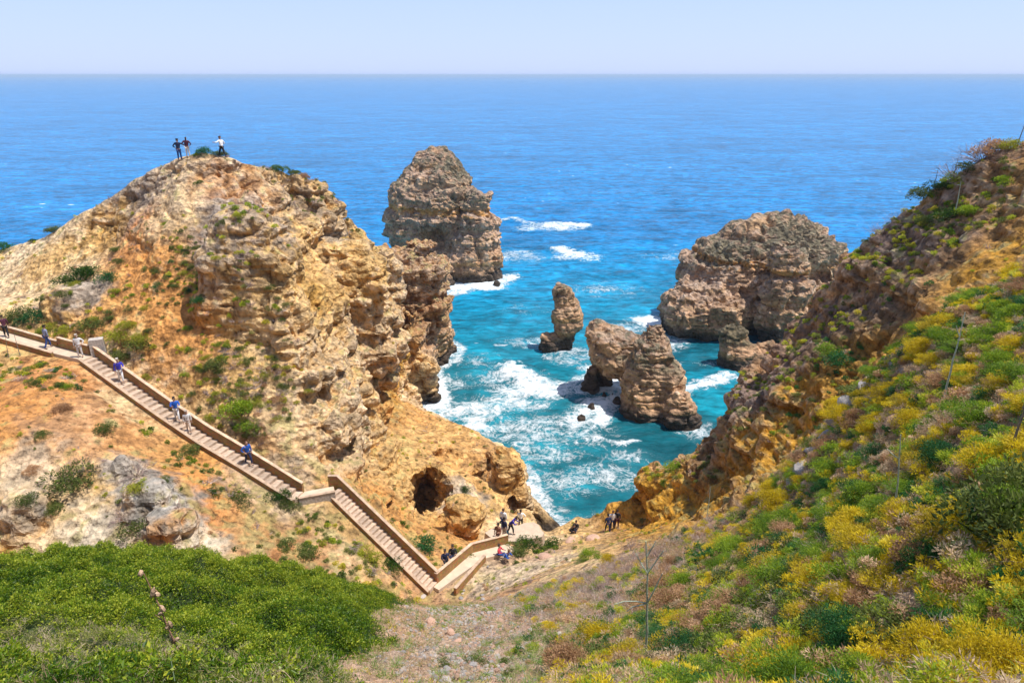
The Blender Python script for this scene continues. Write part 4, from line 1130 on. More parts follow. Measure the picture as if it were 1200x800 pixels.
# -- near slope cover: sampled over the ground, denser where plants grow
def slope_points(n, x0=-8, x1=24, y0=4, y1=29):
    x = rng.uniform(x0, x1, n); y = rng.uniform(y0, y1, n); z = near_z(x, y); u, v, f = proj(x, y, z)
    m = (u > -80) & (u < 1300) & (v < 880) & (f > 1.5)
    return x[m], y[m], z[m], u[m], v[m], f[m]
def green_w(u, v):   # how lush the slope is (1 = fennel slope, 0 = scree)
    a = sstep(0, 90, u - np.interp(v, [560, 620, 700, 800], [850, 815, 740, 620]))
    rim = sstep(-32, -8, v - np.interp(u, [900, 940, 1020, 1080, 1200], [590, 560, 470, 400, 335]))
    return a * rim
def nz(x, y, tile, off=(0, 0, 0)): return look(V_fbm, np.stack([x, y, x * 0], -1).astype(np.float32), tile, off)
def build_cover():
    # dead bracken and litter
    x, y, z, u, v, f = slope_points(60000)
    g = green_w(u, v); sc = sstep(470, 510, u) * sstep(640, 590, u) * sstep(670, 700, v)
    keep = (~in_bush(u, v)) & (rng.random(len(x)) < (.10 + .7 * sstep(640, 780, u)) * (1 - .75 * sc))
    x, y, z, u, v = [a[keep] for a in (x, y, z, u, v)]; k = len(x)
    stuff('dead_bracken', np.stack([x, y, z], 1), rot_rand(k), rng.uniform(.6, 1.7, k), [litter(R_(i)).build('litter', ML['rust' if i % 2 else 'straw']) for i in range(4)], np.clip(.62 + nz(x, y, 7) * .3, 0, 1))
    # grey-purple twiggy scrub in the middle
    x, y, z, u, v, f = slope_points(9000)
    w = np.exp(-((u - 700) / 110)**2 - ((v - 665) / 38)**2) * 1.2 + np.exp(-((u - 740) / 60)**2 - ((v - 700) / 50)**2) * .6 + .10 + .3 * np.exp(-((u - 830) / 60)**2 - ((v - 610) / 22)**2)
    keep = (~in_bush(u, v)) & (u > 560) & (rng.random(len(x)) < w); x, y, z = x[keep], y[keep], z[keep]; k = len(x)
    stuff('dry_twig_scrub', np.stack([x, y, z - .02], 1), rot_rand(k, .2), rng.uniform(.5, 1.1, k), [twigs(R_(i), .38, .3, 22, .0045).build('twigs', ML['twig']) for i in range(3)] + [twigs(R_(9), .3, .25, 18, .004).build('twigs', ML['straw'])])
    # grass tufts low right and between
    x, y, z, u, v, f = slope_points(40000)
    w = .07 + .10 * sstep(0, 1, nz(x, y, 5, (2, 2, 2))) + .5 * sstep(720, 780, v) * sstep(560, 660, u) * sstep(1040, 900, u) + .10 * green_w(u, v) + .05 * sstep(.2, 1, nz(x, y, 6))
    keep = (~in_bush(u, v)) & (rng.random(len(x)) < w); x, y, z = x[keep], y[keep], z[keep]; k = len(x)
    stuff('wild_grass', np.stack([x, y, z], 1), rot_rand(k, .15), rng.uniform(.6, 1.5, k), [tuft(R_(i)).build('grass_tuft', ML['grass' if i < 3 else 'straw']) for i in range(4)])
    # small green and olive sprouts
    x, y, z, u, v, f = slope_points(80000)
    n_ = nz(x, y, 8, (3, 3, 1)); w = sstep(-.8, .7, n_) * (.34 + .70 * green_w(u, v)) * (1 - .8 * np.exp(-((u - 550) / 60)**2 - ((v - 735) / 50)**2))
    keep = (~in_bush(u, v)) & (rng.random(len(x)) < w); x, y, z = x[keep], y[keep], z[keep]; k = len(x)
    stuff('low_herbs', np.stack([x, y, z + .03], 1), rot_rand(k), rng.uniform(.6, 1.5, k), [sprig(R_(i + 20), 20, .10, .04, .014).build('herb', ML[c]) for i, c in enumerate(('olive', 'lime', 'yellow', 'green', 'bract', 'rust'))])
build_cover()

def build_sprays():
    x, y, z, u, v, f = slope_points(30000)
    w = green_w(u, v) * (.55 + .25 * nz(x, y, 7, (4, 1, 3))) + .06 * sstep(560, 640, u)
    keep = (~in_bush(u, v)) & (rng.random(len(x)) < w * .55); x, y, z = x[keep], y[keep], z[keep]; k = len(x)
    mk = [feathery(R_(600 + i), None, .20, .20, 9, 90, .045, .009).build('spray', ML[c]) for i, c in enumerate(('lime', 'yellow', 'lime', 'straw', 'deep', 'yellow', 'rust'))]
    stuff('fennel_sprays', np.stack([x, y, z - .03], 1), rot_rand(k, .25), rng.uniform(.6, 1.5, k), mk)
build_sprays()
def thing_copy(name, me, loc, rz, sc, label, cat, group=None, sz=None, tilt=(0, 0)):
    o = bpy.data.objects.new(name, me); COL.objects.link(o); o.location = loc; o.rotation_euler = (tilt[0], tilt[1], rz)
    o.scale = (sc, sc, sc * (sz or 1)); return tag(o, label, cat, group)
# -- fennel clumps: each plant a thing
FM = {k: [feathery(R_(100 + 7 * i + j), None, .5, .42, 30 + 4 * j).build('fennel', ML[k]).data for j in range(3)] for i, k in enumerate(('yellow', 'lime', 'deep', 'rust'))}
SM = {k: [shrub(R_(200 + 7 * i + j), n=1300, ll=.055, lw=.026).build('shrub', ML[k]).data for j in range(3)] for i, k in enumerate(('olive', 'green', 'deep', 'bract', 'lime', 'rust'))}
TM = [twigs(R_(300 + j), .5, .42, 46, .006).build('twig_shrub', ML['twig']).data for j in range(3)]
FLAB = dict(olive='grey-olive small-leaved shrub on the near slope', yellow='feathery yellow fennel cushion among others on the near right slope', lime='feathery lime green fennel cushion on the near right slope',
            deep='dark blue-green feathery fennel cushion on the near right slope', rust='withered rusty brown fennel cushion on the near right slope')
fennel_spots = []
def hit_near(u, v):
    p = ray_hit(u, v, 3, 60); return p
def fen(u, v, r, kind, label=None, sz=1.0):
    p = hit_near(u, v)
    d = math.dist(p, (0, 0, EYE)); k = random.randrange(3)
    thing_copy('fennel_plant', FM[kind][k], (p[0], p[1], near_z(np.array([p[0]]), np.array([p[1]]))[0] - .05), random.uniform(0, 6.28), r * 2, label or FLAB[kind], 'plant', None if label else kind + ' fennel plants on the near slope', sz)
    fennel_spots.append((p[0], p[1], r))
for a in [(1092, 770, .50, 'yellow', 'big golden yellow fennel clump in the lower right corner area', .9), (1175, 800, .5, 'yellow', 'golden fennel clump cut by the bottom right edge', .9), (1010, 800, .42, 'lime', 'lime fennel at the bottom edge left of the golden clump', .8),
          (740, 775, .55, 'yellow', 'spreading yellow-green fennel at the foot of the tall middle stalk', .6), (1010, 585, .50, 'deep', 'dark green bush with a yellow tuft in front, below the grey rim'), (975, 575, .5, 'deep', 'dark green bush nearest the grey rock rim'), (985, 595, .3, 'yellow', 'small golden tuft in front of the dark green bushes'),
          (690, 655, .7, 'lime', 'green bush in the grey twig scrub beside the path of stones', .8), (712, 660, .5, 'yellow', 'yellow tuft in the grey twig scrub')]:
    fen(a[0], a[1], a[2], a[3], a[4], a[5] if len(a) > 5 else 1)
cnt = 0
for _ in range(9000):
    if cnt >= 285: break
    x = random.uniform(1, 23); y = random.uniform(4.5, 27)
    z = float(near_z(np.array([x]), np.array([y]))[0]); u, v, f = proj(x, y, z)
    if not (-20 < u < 1240 and v < 830 and f > 3): continue
    g = float(green_w(np.array([u]), np.array([v]))[0])
    n_ = float(nz(np.array([x]), np.array([y]), 9, (1, 1, 8))[0]); n2_ = float(nz(np.array([x]), np.array([y]), 6, (8, 1, 3))[0])
    if random.random() > g * (.75 + .4 * n_): continue
    r = random.uniform(.26, .56) * (1 + .03 * (f - 10))
    if any((x - a)**2 + (y - b)**2 < ((r + c) * .50)**2 for a, b, c in fennel_spots): continue
    top = sstep(620, 430, v); cen = sstep(980, 820, u) * sstep(560, 640, v)
    pk = random.random() + n2_ * .18
    ks = [('rust', .17 + .20 * cen), ('olive', .10 + .30 * cen), ('yellow', .32 - .20 * cen + .05 * top), ('lime', .33 - .22 * cen), ('deep', .08)]
    acc = 0; kind = 'lime'
    for k_, w_ in ks:
        acc += w_
        if pk < acc: kind = k_; break
    big = SM if kind == 'olive' or random.random() < .12 else FM
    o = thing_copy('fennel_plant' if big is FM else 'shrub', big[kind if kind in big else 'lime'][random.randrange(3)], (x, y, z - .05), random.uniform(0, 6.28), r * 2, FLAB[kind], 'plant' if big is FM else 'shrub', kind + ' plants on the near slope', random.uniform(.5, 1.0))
    o.scale[0] *= random.uniform(.75, 1.35); o['auto'] = 1
    fennel_spots.append((x, y, r)); cnt += 1
for _ in range(46):
    u, v = random.gauss(610, 70), random.uniform(665, 795)
    if in_bush(u - 25, v) or u > 760: continue
    p = ray_hit(u, v, 3, 60); kind = random.choice(('olive', 'rust', 'twig', 'olive', 'bract'))
    r = random.uniform(.10, .24)
    thing_copy('weed', (TM if kind == 'twig' else SM[kind])[random.randrange(3)], (p[0], p[1], float(near_z(np.array([p[0]]), np.array([p[1]]))[0]) - .02), random.uniform(0, 6.28), r * 2, 'small weed on the stony gully', 'shrub', kind + ' weeds on the stony gully', random.uniform(.6, 1.1))
# -- named near shrubs
def shr(u, v, r, kind, label, sz=1.0, mesh=None, group=None, near=True):
    p = hit_near(u, v) if near else ray_hit(u, v, 30)
    thing_copy('shrub', (mesh or SM[kind])[random.randrange(3)], (p[0], p[1], p[2] - .08), random.uniform(0, 6.28), r * 2, label, 'shrub', group, sz)
for a in [(1165, 640, .95, 'olive', 'tall olive-green shrub by the right edge of the frame', 1.2), (1195, 600, .8, 'olive', 'olive shrub half cut by the right edge', 1.2), (930, 700, .6, 'olive', 'loose olive shrub on the brown lower slope'), (880, 720, .55, 'olive', 'bushy olive shrub left of the brown lower slope'),
          (975, 740, .5, 'olive', 'open olive shrub above the grass near the bottom'), (640, 715, .35, 'olive', 'low grey-green shrub beside the stony gully'), (560, 780, .3, 'olive', 'small grey-green shrub at the bottom of the stony gully'), (860, 655, .6, 'green', 'green shrub right of the dark arching plant'),
          (785, 745, .35, 'olive', 'small olive shrub behind the yellow-green fennel patch'), (1180, 560, .6, 'lime', 'bright green shrub near the right edge below the stalk'), (655, 760, .4, 'green', 'green weed clump right of the stony gully'), (840, 760, .35, 'green', 'fresh green clump among the grass'),
          (610, 700, .3, 'olive', 'small brownish shrub on the stony gully edge'), (730, 700, .45, 'rust', 'rust brown shrub among the dry twigs'), (800, 700, .5, 'rust', 'dead brown shrub in the middle of the slope'), (690, 745, .4, 'rust', 'low brown dead shrub near the tall middle stalk'),
          (1080, 660, .5, 'rust', 'pale dead fern heap on the right slope'), (1140, 700, .45, 'rust', 'rusty dead fern heap near the lower right'), (900, 640, .5, 'green', 'green bush where dead twigs end')]:
    shr(*a[:5], a[5] if len(a) > 5 else 1.0)
for a in [(700, 690, .6, 'bleached twig bush beside the brown gully'), (770, 655, .7, 'bleached twig bush left of the dark arching plant'), (640, 690, .5, 'grey twig bush by the stones'), (665, 725, .5, 'grey twig bush above the green weeds'), (830, 615, .8, 'pale twig bush above the dark arching plant'),
          (740, 640, .8, 'pale twig bush near the three walkers'), (1000, 690, .45, 'bare grey twigs on the brown right slope'), (1110, 760, .4, 'bare twigs beside the golden clump')]:
    shr(a[0], a[1], a[2], None, a[3], 1.0, TM)
# dark plant with long arching leaves
def arching_plant():
    r = R_(55); L = Leaves(); p = hit_near(830, 662)
    n = 90; P = r.normal(0, .10, (n, 3)) * (1, 1, .3); d = rdir(r, n, .15)
    for q in range(n):
        k = 9; t = np.linspace(0, 1, k); ln = r.uniform(.5, 1.0); pts = P[q] + d[q] * ln * t[:, None]; pts[:, 2] -= .35 * ln * t**2
        L.blade(pts[:-1], pts[1:], .012, .008, .3, r)
        s_ = np.repeat(pts[1:], 3, 0); L.leaf(s_, np.repeat(d[q][None], len(s_), 0) + r.normal(0, .8, (len(s_), 3)), .11, .035, r.uniform(.1, .9, len(s_)), r)
    o = L.build('foliage', ML['deep'], link=True); o.name = 'arching_bush'; o.location = p
    tag(o, 'dark green bush with long arching leafy branches above the middle slope', 'bush')
arching_plant()

# -- plants of the headlands
mid_n = 0
def mid(u, v, r, kind, label=None, sz=.8):
    global mid_n
    p = ray_hit(u, v, 30); me = TM if kind == 'twig' else SM[kind]
    thing_copy('shrub', me[random.randrange(3)], (p[0], p[1], p[2] - .12 * r), random.uniform(0, 6.28), r * 2.1, label or MLAB[kind], 'shrub', None if label else kind + ' shrubs on the headlands', sz); mid_n += 1
MLAB = dict(olive='small olive shrub growing on the headland slopes', green='small fresh green shrub growing on the headland slopes', bract='small yellow-flowered shrub growing on the headland slopes',
            deep='small dark green shrub growing on the headland slopes', twig='small grey leafless shrub growing on the headland slopes', lime='small lime green shrub growing on the headland slopes', rust='small brown withered shrub growing on the headland slopes')
for a in [(240, 172, .9, 'deep', 'dark bush on the summit between the two groups of people'), (257, 176, .8, 'olive', 'grey-green tuft at the feet of the person in pale clothes'), (229, 173, .4, 'bract', 'tiny yellowish tuft left of the dark summit bush'),
          (327, 199, 1.0, 'green', 'green bush on the second summit right of the people'), (345, 196, .7, 'olive', 'olive tuft crowning the second summit'), (355, 205, .8, 'rust', 'brownish bush on the second summit'), (375, 222, .7, 'olive', 'olive bush on the seaward ridge'), (372, 250, .6, 'bract', 'small yellow-green tuft in the grey streak of the ridge'),
          (64, 266, .9, 'olive', 'dark bush on the left ridge against the sea'), (5, 288, 1.1, 'deep', 'dark bush where the left ridge leaves the frame'), (40, 282, .5, 'green', 'small green tuft on the left ridge'),
          (136, 290, .7, 'olive', 'olive tuft below the dark hollow of the ridge'), (138, 310, .7, 'olive', 'olive tuft just above the green ledge'), (183, 315, .7, 'olive', 'dark tuft in the middle of the orange slope'), (193, 257, .4, 'lime', 'tiny lime tuft on the pale slope'), (232, 208, .5, 'green', 'green tuft below the summit'),
          (100, 325, 1.6, 'green', 'long green cushion on the ledge above the grey slab'), (80, 335, 1.3, 'green', 'green cushion left on the ledge above the grey slab'), (125, 328, 1.2, 'deep', 'darker green cushion on the right end of the ledge'),
          (38, 378, 1.3, 'deep', 'dark green bush beside the upper path'), (20, 372, 1.2, 'olive', 'olive bush left of the dark green one by the upper path'), (78, 372, .9, 'olive', 'olive bush above the upper path'), (108, 385, 1.2, 'olive', 'round olive bush above the landing of the upper path'), (60, 388, .9, 'bract', 'yellow flowering bush beside the upper path'), (82, 390, .8, 'bract', 'orange-yellow bush near the path landing'),
          (137, 400, 1.2, 'bract', 'yellow-topped bush right of the path landing'), (160, 412, 1.3, 'olive', 'large brown-green bush beside the upper stairs'), (140, 422, 1.1, 'olive', 'olive bush touching the upper stair wall'), (150, 388, .9, 'bract', 'yellow-green bush above the large brown-green one'), (166, 402, .9, 'bract', 'yellow-green bush topping the large brown-green one'),
          (258, 432, 1.1, 'olive', 'round olive bush above the middle of the stairs'), (240, 383, .7, 'deep', 'dark tuft at the foot of the grey knob'), (285, 487, 1.6, 'lime', 'bright green bush above the stairs bend'), (290, 500, 1.0, 'lime', 'second bright green bush above the stairs bend'),
          (83, 565, 1.5, 'olive', 'big dark shrub on the orange slope'), (100, 550, 1.1, 'twig', 'grey leafless shrub behind the big dark one'), (38, 610, .7, 'olive', 'olive shrub on the cream outcrop'), (60, 600, .7, 'olive', 'tuft beside the cream outcrop'), (123, 505, .8, 'olive', 'olive shrub alone on the pale soil'), (70, 483, .8, 'rust', 'rusty tuft on the orange soil'), (50, 513, .6, 'olive', 'sparse tuft on the orange soil'),
          (160, 558, 1.2, 'twig', 'grey twigs crowning the grey outcrop'), (163, 598, .7, 'bract', 'yellow tuft on the grey outcrop'), (165, 620, 1.1, 'olive', 'olive shrub at the foot of the grey outcrop'), (145, 612, .9, 'twig', 'dry shrub on the grey outcrop'), (40, 555, .6, 'rust', 'brown tuft above the cream outcrop'),
          (220, 530, .8, 'olive', 'dark brownish shrub below the stairs'), (250, 580, .6, 'green', 'round green shrub below the stairs'), (280, 585, 1.0, 'olive', 'dark olive shrub right of the round green one'), (195, 577, .5, 'olive', 'tuft on the orange slope right of the grey outcrop'), (325, 585, 1.0, 'green', 'green shrub under the stair landing'), (340, 595, .9, 'olive', 'olive shrub under the stair landing'),
          (335, 642, .8, 'olive', 'olive shrub at the gully edge'), (358, 650, .9, 'olive', 'grey-green shrub at the gully edge'), (500, 642, 1.3, 'deep', 'dark green bush beside the foot of the stairs'), (545, 576, .6, 'green', 'green tuft on top of the boulder by the cave'), (430, 655, 1.0, 'bract', 'yellow bush below the lower stairs'), (460, 665, .9, 'green', 'green bush by the lower stairs'),
          (345, 553, .9, 'twig', 'purplish bush above the stair landing'), (415, 345, .5, 'twig', 'grey tuft on the pale cliff'), (420, 335, .6, 'olive', 'olive tuft on the pale cliff'), (480, 300, 1.6, 'twig', 'grey scrub on top of the end cliff'), (462, 296, 1.2, 'twig', 'grey scrub on the saddle'), (500, 312, 1.2, 'olive', 'olive scrub on the edge of the end cliff'),
          (620, 640, 1.1, 'green', 'green bush beside the seaside platform'), (605, 645, 1.0, 'olive', 'olive bush at the platform edge'), (648, 640, .9, 'green', 'low green bush left of the crouching person'), (480, 708, .5, 'olive', 'olive tuft by the end of the stairs'), (550, 655, .7, 'olive', 'olive bush beside the lower path wall'),
          (1150, 165, 1.6, 'twig', 'dark twiggy bush on the right crest'), (1165, 160, 1.4, 'rust', 'brown bush on the right crest'), (1120, 182, 1.5, 'twig', 'large grey bush hanging on the right crest'), (1135, 178, 1.2, 'olive', 'olive bush on the right crest'), (1185, 168, .9, 'bract', 'yellowish grass clump on the right crest'), (1085, 222, 1.2, 'olive', 'olive bush on the crest above the ochre patch'), (1100, 210, 1.0, 'green', 'green bush on the right crest'),
          (1055, 258, 1.0, 'twig', 'grey bush on the right crest above the sea'), (1030, 265, .9, 'twig', 'dark tuft on the right crest'), (1085, 255, .8, 'olive', 'grey-green tuft on the right face'), (1137, 240, 1.1, 'lime', 'lime bush on the upper right face'), (1112, 248, 1.2, 'green', 'green bush on the upper right face'), (1120, 200, .9, 'lime', 'lime tuft under the right crest'),
          (985, 430, 1.2, 'deep', 'dark green bush in the middle of the right face'), (970, 420, 1.2, 'lime', 'lime bush in the middle of the right face'), (1180, 200, .9, 'lime', 'lime bush near the right edge under the crest'), (775, 545, 1.1, 'green', 'green cushion on the nose of the right headland'), (790, 548, 1.0, 'lime', 'lime cushion on the nose of the right headland')]:
    mid(*a)
ZONES = [  # (u, v, radius m, count, kinds)
    (60, 395, 4, 10, 'olive bract green'), (30, 415, 4, 16, 'lime bract olive'), (65, 435, 3.5, 16, 'lime olive bract twig'), (110, 445, 2.5, 8, 'olive deep'), (170, 380, 5, 16, 'bract olive lime'), (185, 350, 4, 6, 'bract olive'), (215, 335, 2, 8, 'olive deep lime'), (215, 310, 1.5, 4, 'olive'),
    (280, 420, 3.5, 18, 'olive twig bract'), (300, 450, 3.5, 20, 'olive twig bract'), (310, 480, 2.5, 14, 'olive twig rust'), (240, 465, 3, 12, 'olive bract lime'), (270, 490, 2.5, 8, 'olive lime twig'), (270, 360, 3, 8, 'olive lime'), (300, 370, 3, 6, 'lime twig'),
    (350, 235, 3, 10, 'twig olive'), (385, 260, 3, 8, 'twig olive'), (400, 610, 3, 14, 'olive bract green'), (420, 640, 4, 22, 'olive bract green lime'), (455, 675, 3, 14, 'bract olive twig'), (240, 540, 2.5, 8, 'green olive'), (265, 555, 3, 10, 'olive twig'), (200, 500, 2, 8, 'green lime'),
    (380, 650, 3, 6, 'olive'), (475, 300, 4, 14, 'twig olive'), (500, 640, 2.5, 6, 'olive bract green'), (620, 640, 2.5, 12, 'green olive'),
    (1060, 285, 4, 16, 'lime bract green'), (1000, 330, 4, 11, 'lime bract olive'), (1030, 310, 4, 12, 'bract lime green'), (960, 380, 4, 9, 'olive lime bract'), (1100, 270, 3, 14, 'bract green'), (1130, 255, 3, 8, 'lime olive'), (900, 440, 3.5, 9, 'bract lime olive'), (850, 480, 2.5, 12, 'olive bract lime'),
    (1000, 400, 4, 5, 'olive deep'), (940, 450, 3, 8, 'olive lime'), (1000, 460, 3, 10, 'olive bract lime'), (960, 440, 3, 8, 'deep olive lime'), (780, 550, 2.5, 10, 'olive green bract'), (860, 500, 3, 8, 'olive'), (1180, 190, 3, 10, 'lime olive rust')]
mid_cover = []
for (u, v, R0, n, kinds) in ZONES:
    c = ray_hit(u, v, 30); ks = kinds.split()
    for i in range(n * 4):
        a = random.uniform(0, 6.28); q = R0 * math.sqrt(random.random()); x, y = c[0] + q * math.cos(a), c[1] + q * math.sin(a)
        if float(samp(SD.astype(np.float32), np.array([x]), np.array([y]))[0]) < 1.6: continue
        mid_cover.append((x, y, random.choice(ks), i < n))
# surface heights from the real rock mesh so that plants stand on it
from mathutils.bvhtree import BVHTree
_me = far_ground.data
_co = np.empty(len(_me.vertices) * 3, np.float32); _me.vertices.foreach_get('co', _co)
_pl = np.empty(len(_me.polygons) * 4, np.int32); _me.loops.foreach_get('vertex_index', _pl)
BV = BVHTree.FromPolygons(_co.reshape(-1, 3).tolist(), _pl.reshape(-1, 4).tolist())
def drop(x, y, zt=45.0):
    h = BV.ray_cast(Vector((x, y, zt)), Vector((0, 0, -1)))
    return h[0].z if h[0] is not None else float(samp(H, np.array([x]), np.array([y]))[0])
for o in [o for o in COL.objects if o.name.startswith('shrub') and o.location.y > 29.5 and o.get('category') == 'shrub']:
    o.location.z = drop(o.location.x, o.location.y) - .1
cov = {}
for (x, y, kind, big) in mid_cover:
    z = drop(x, y)
    if big and mid_n < 195:
        r = random.uniform(.28, .6)
        thing_copy('shrub', (TM if kind == 'twig' else SM[kind])[random.randrange(3)], (x, y, z - .08), random.uniform(0, 6.28), r * 2, MLAB[kind], 'shrub', kind + ' shrubs on the headlands', .75); mid_n += 1
    else: cov.setdefault(kind, []).append((x, y, z))
for kind, P in cov.items():
    P = np.array(P); k = len(P)
    mk = [shrub(R_(400 + i), .22, .16, 160, .06, .035, 4).build('sprout', ML[kind]) if kind != 'twig' else twigs(R_(410 + i), .3, .2, 16, .012).build('sprout', ML['twig']) for i in range(2)]
    stuff('headland_cover', P, rot_rand(k, .2), rng.uniform(.7, 1.6, k), mk)
# thin scatter of tufts over all gentle headland ground
def headland_tufts():
    x = rng.uniform(-50, 34, 30000); y = rng.uniform(31, 72, 30000)
    n_ = nz(x, y, 16, (5, 5, 2)) + nz(x, y, 6, (1, 5, 2)) * .5; st = samp(ST32, x, y); sd = samp(SD.astype(np.float32), x, y); h = samp(H, x, y)
    rt = sstep(8, 14, x)
    m = (rng.random(len(x)) < (.05 + .22 * sstep(.3, 1.4, n_)) * (1 - .6 * st) * (1 + .5 * rt)) & (sd > 1.5) & (h > 3)
    P = np.array([(a, b, drop(a, b)) for a, b in zip(x[m], y[m])]); k = len(P)
    mk = [shrub(R_(500 + i), .16, .12, 90, .05, .03, 3).build('tuft', ML[c]) for i, c in enumerate(('olive', 'olive', 'bract', 'rust', 'lime'))] + [twigs(R_(510), .2, .14, 12, .01).build('tuft', ML['twig'])]
    stuff('headland_tufts', P, rot_rand(k, .2), rng.uniform(.6, 1.6, k), mk)
headland_tufts()

# ================================================================== stones
def plain(name, col, rough=.85, bump=.02, scale=20, var=.25):
    m, nt, b = new_mat(name); t = NT(nt); co = t.n('ShaderNodeTexCoord').outputs['Object']; n = t.noise(scale, 5, .6, co)
    oi = t.n('ShaderNodeObjectInfo').outputs['Random']
    c = t.mix(1, col, t.ramp(n.outputs[0], [(.3, 1 - var), (.7, 1 + var)]), 'MULTIPLY')
    t.l(t.mix(1, c, t.ramp(oi, [(0, .8), (1, 1.2)]), 'MULTIPLY'), b.inputs['Base Color']); b.inputs['Roughness'].default_value = rough
    bp = t.n('ShaderNodeBump'); bp.inputs['Distance'].default_value = bump; t.l(n.outputs[0], bp.inputs['Height']); t.l(bp.outputs[0], b.inputs['Normal'])
    return m
M_st = [plain('pale_stone', (.42, .36, .31)), plain('grey_stone', (.30, .27, .25)), plain('pink_stone', (.44, .27, .19))]
def stone_mesh(seed, mat, sub=2):
    bm = bmesh.new(); bmesh.ops.create_icosphere(bm, subdivisions=sub, radius=.5); r = R_(seed)
    pl = [(unit(r.normal(0, 1, 3)), r.uniform(.28, .42)) for _ in range(9)]
    for v in bm.verts:
        c = np.array(v.co)
        for n_, d in pl:
            q = c @ n_
            if q > d: c = c - n_ * (q - d)
        v.co = c * np.array([1, .8, .6]) + r.normal(0, .012, 3)
    me = bpy.data.meshes.new('stone'); bm.to_mesh(me); bm.free(); me.materials.append(mat); return me
STM = [stone_mesh(i, M_st[i % 3]) for i in range(9)]
n_st = 0
for _ in range(4000):
    if n_st >= 150: break
    u, v = random.gauss(545, 55), random.uniform(690, 800)
    if random.random() < .25: u = random.uniform(480, 760); v = random.uniform(655, 790)
    if u < 465 + (800 - v) * .02: continue
    p = hit_near(u, v); d = math.dist(p, (0, 0, EYE)); r = random.uniform(.09, .24) * (1 if random.random() < .85 else 1.9)
    thing_copy('stone', STM[random.randrange(9)], (p[0], p[1], float(near_z(np.array([p[0]]), np.array([p[1]]))[0]) + r * .08), random.uniform(0, 6.28), r, 'loose angular stone lying on the scree of the near gully', 'stone', 'loose stones on the near scree')
    n_st += 1
for (u, v, r, lab) in [(706, 672, .5, 'pale round boulder among grey twigs'), (735, 690, .4, 'reddish stone beside the pale round boulder'), (668, 634, 1.4, 'cream boulder at the edge of the seaside platform'), (697, 631, 1.7, 'orange boulder left of the three walkers'), (640, 652, 1.6, 'flat grey slab above the stony gully'),
                       (610, 760, .3, 'flat grey stone on the lower scree'), (535, 745, .34, 'largest grey stone of the scree'), (460, 685, .8, 'pale boulder at the end of the stairs'), (495, 700, .6, 'pale flat boulder below the last step')]:
    p = ray_hit(u, v, 4); thing_copy('boulder', STM[random.choice((2, 5, 8))] if r > 1 else STM[random.randrange(9)], (p[0], p[1], p[2] - r * .05), random.uniform(0, 6.28), r * .85, lab, 'boulder', sz=.7)
for i, (u, v, r) in enumerate([(1185, 338, .8), (1150, 352, .7), (1118, 368, .8), (1090, 380, 1.0), (1068, 398, .9), (1052, 412, .8), (1036, 428, 1.0), (1018, 450, .9), (1003, 470, 1.1), (985, 492, .9), (972, 508, 1.0), (958, 528, .9), (948, 545, 1.1), (935, 562, .9), (922, 580, .8)]):
    p = ray_hit(u, v, 8, 34)
    nm = ['nearest the right edge', 'second from the right edge', 'third from the right edge', 'at the foot of the straight stalk', 'just left of the straight stalk', 'where the rim starts to steepen', 'beside brown dry fern', 'above the steepest stretch', 'at the middle of the rim', 'just below the middle of the rim', 'with dark cliff right behind it', 'above the dark green bush pair', 'beside the dark green bush pair', 'second from the lower end', 'at the lower end of the rim'][i]
    thing_copy('boulder', STM[(1, 4, 7)[i % 3]], (p[0], p[1], p[2] - r * .2), random.uniform(0, 6.28), r * 1.25, 'grey rock on the near slope rim, ' + nm, 'boulder', 'grey rocks along the near slope rim', .8, (random.uniform(-.3, .3), random.uniform(-.3, .3)))
x, y, z, u, v, f = slope_points(26000, -6, 8, 8, 30)
w = np.exp(-((u - 545) / 55)**2) * sstep(680, 700, v) + .05 + .3 * np.exp(-((u - 620) / 90)**2 - ((v - 700) / 35)**2)
kp = (~in_bush(u, v)) & (rng.random(len(x)) < w); x, y, z = x[kp], y[kp], z[kp]
def ob(me): o = bpy.data.objects.new('gravel_stone', me); return o
stuff('gravel', np.stack([x, y, z + .01], 1), rot_rand(len(x), .4), rng.uniform(.03, .16, len(x)), [ob(stone_mesh(i + 30, M_st[i % 3], 1)) for i in range(6)])
kx = rng.uniform(-46, 20, 9000); ky = rng.uniform(30, 60, 9000); m_ = (nz(kx, ky, 12, (2, 9, 1)) > .3) & (samp(SD.astype(np.float32), kx, ky) > 1.5) & (samp(ST32, kx, ky) < .8)
kx, ky = kx[m_], ky[m_]
M_st2 = [plain('cream_rubble', (.58, .46, .32)), plain('orange_rubble', (.50, .27, .12)), plain('grey_rubble', (.36, .32, .28))]
stuff('slope_rubble', np.array([(a, b, drop(a, b)) for a, b in zip(kx, ky)]), rot_rand(len(kx), .4), rng.uniform(.10, .38, len(kx))**1.0, [ob(stone_mesh(i + 60, M_st2[i % 3], 1)) for i in range(6)])

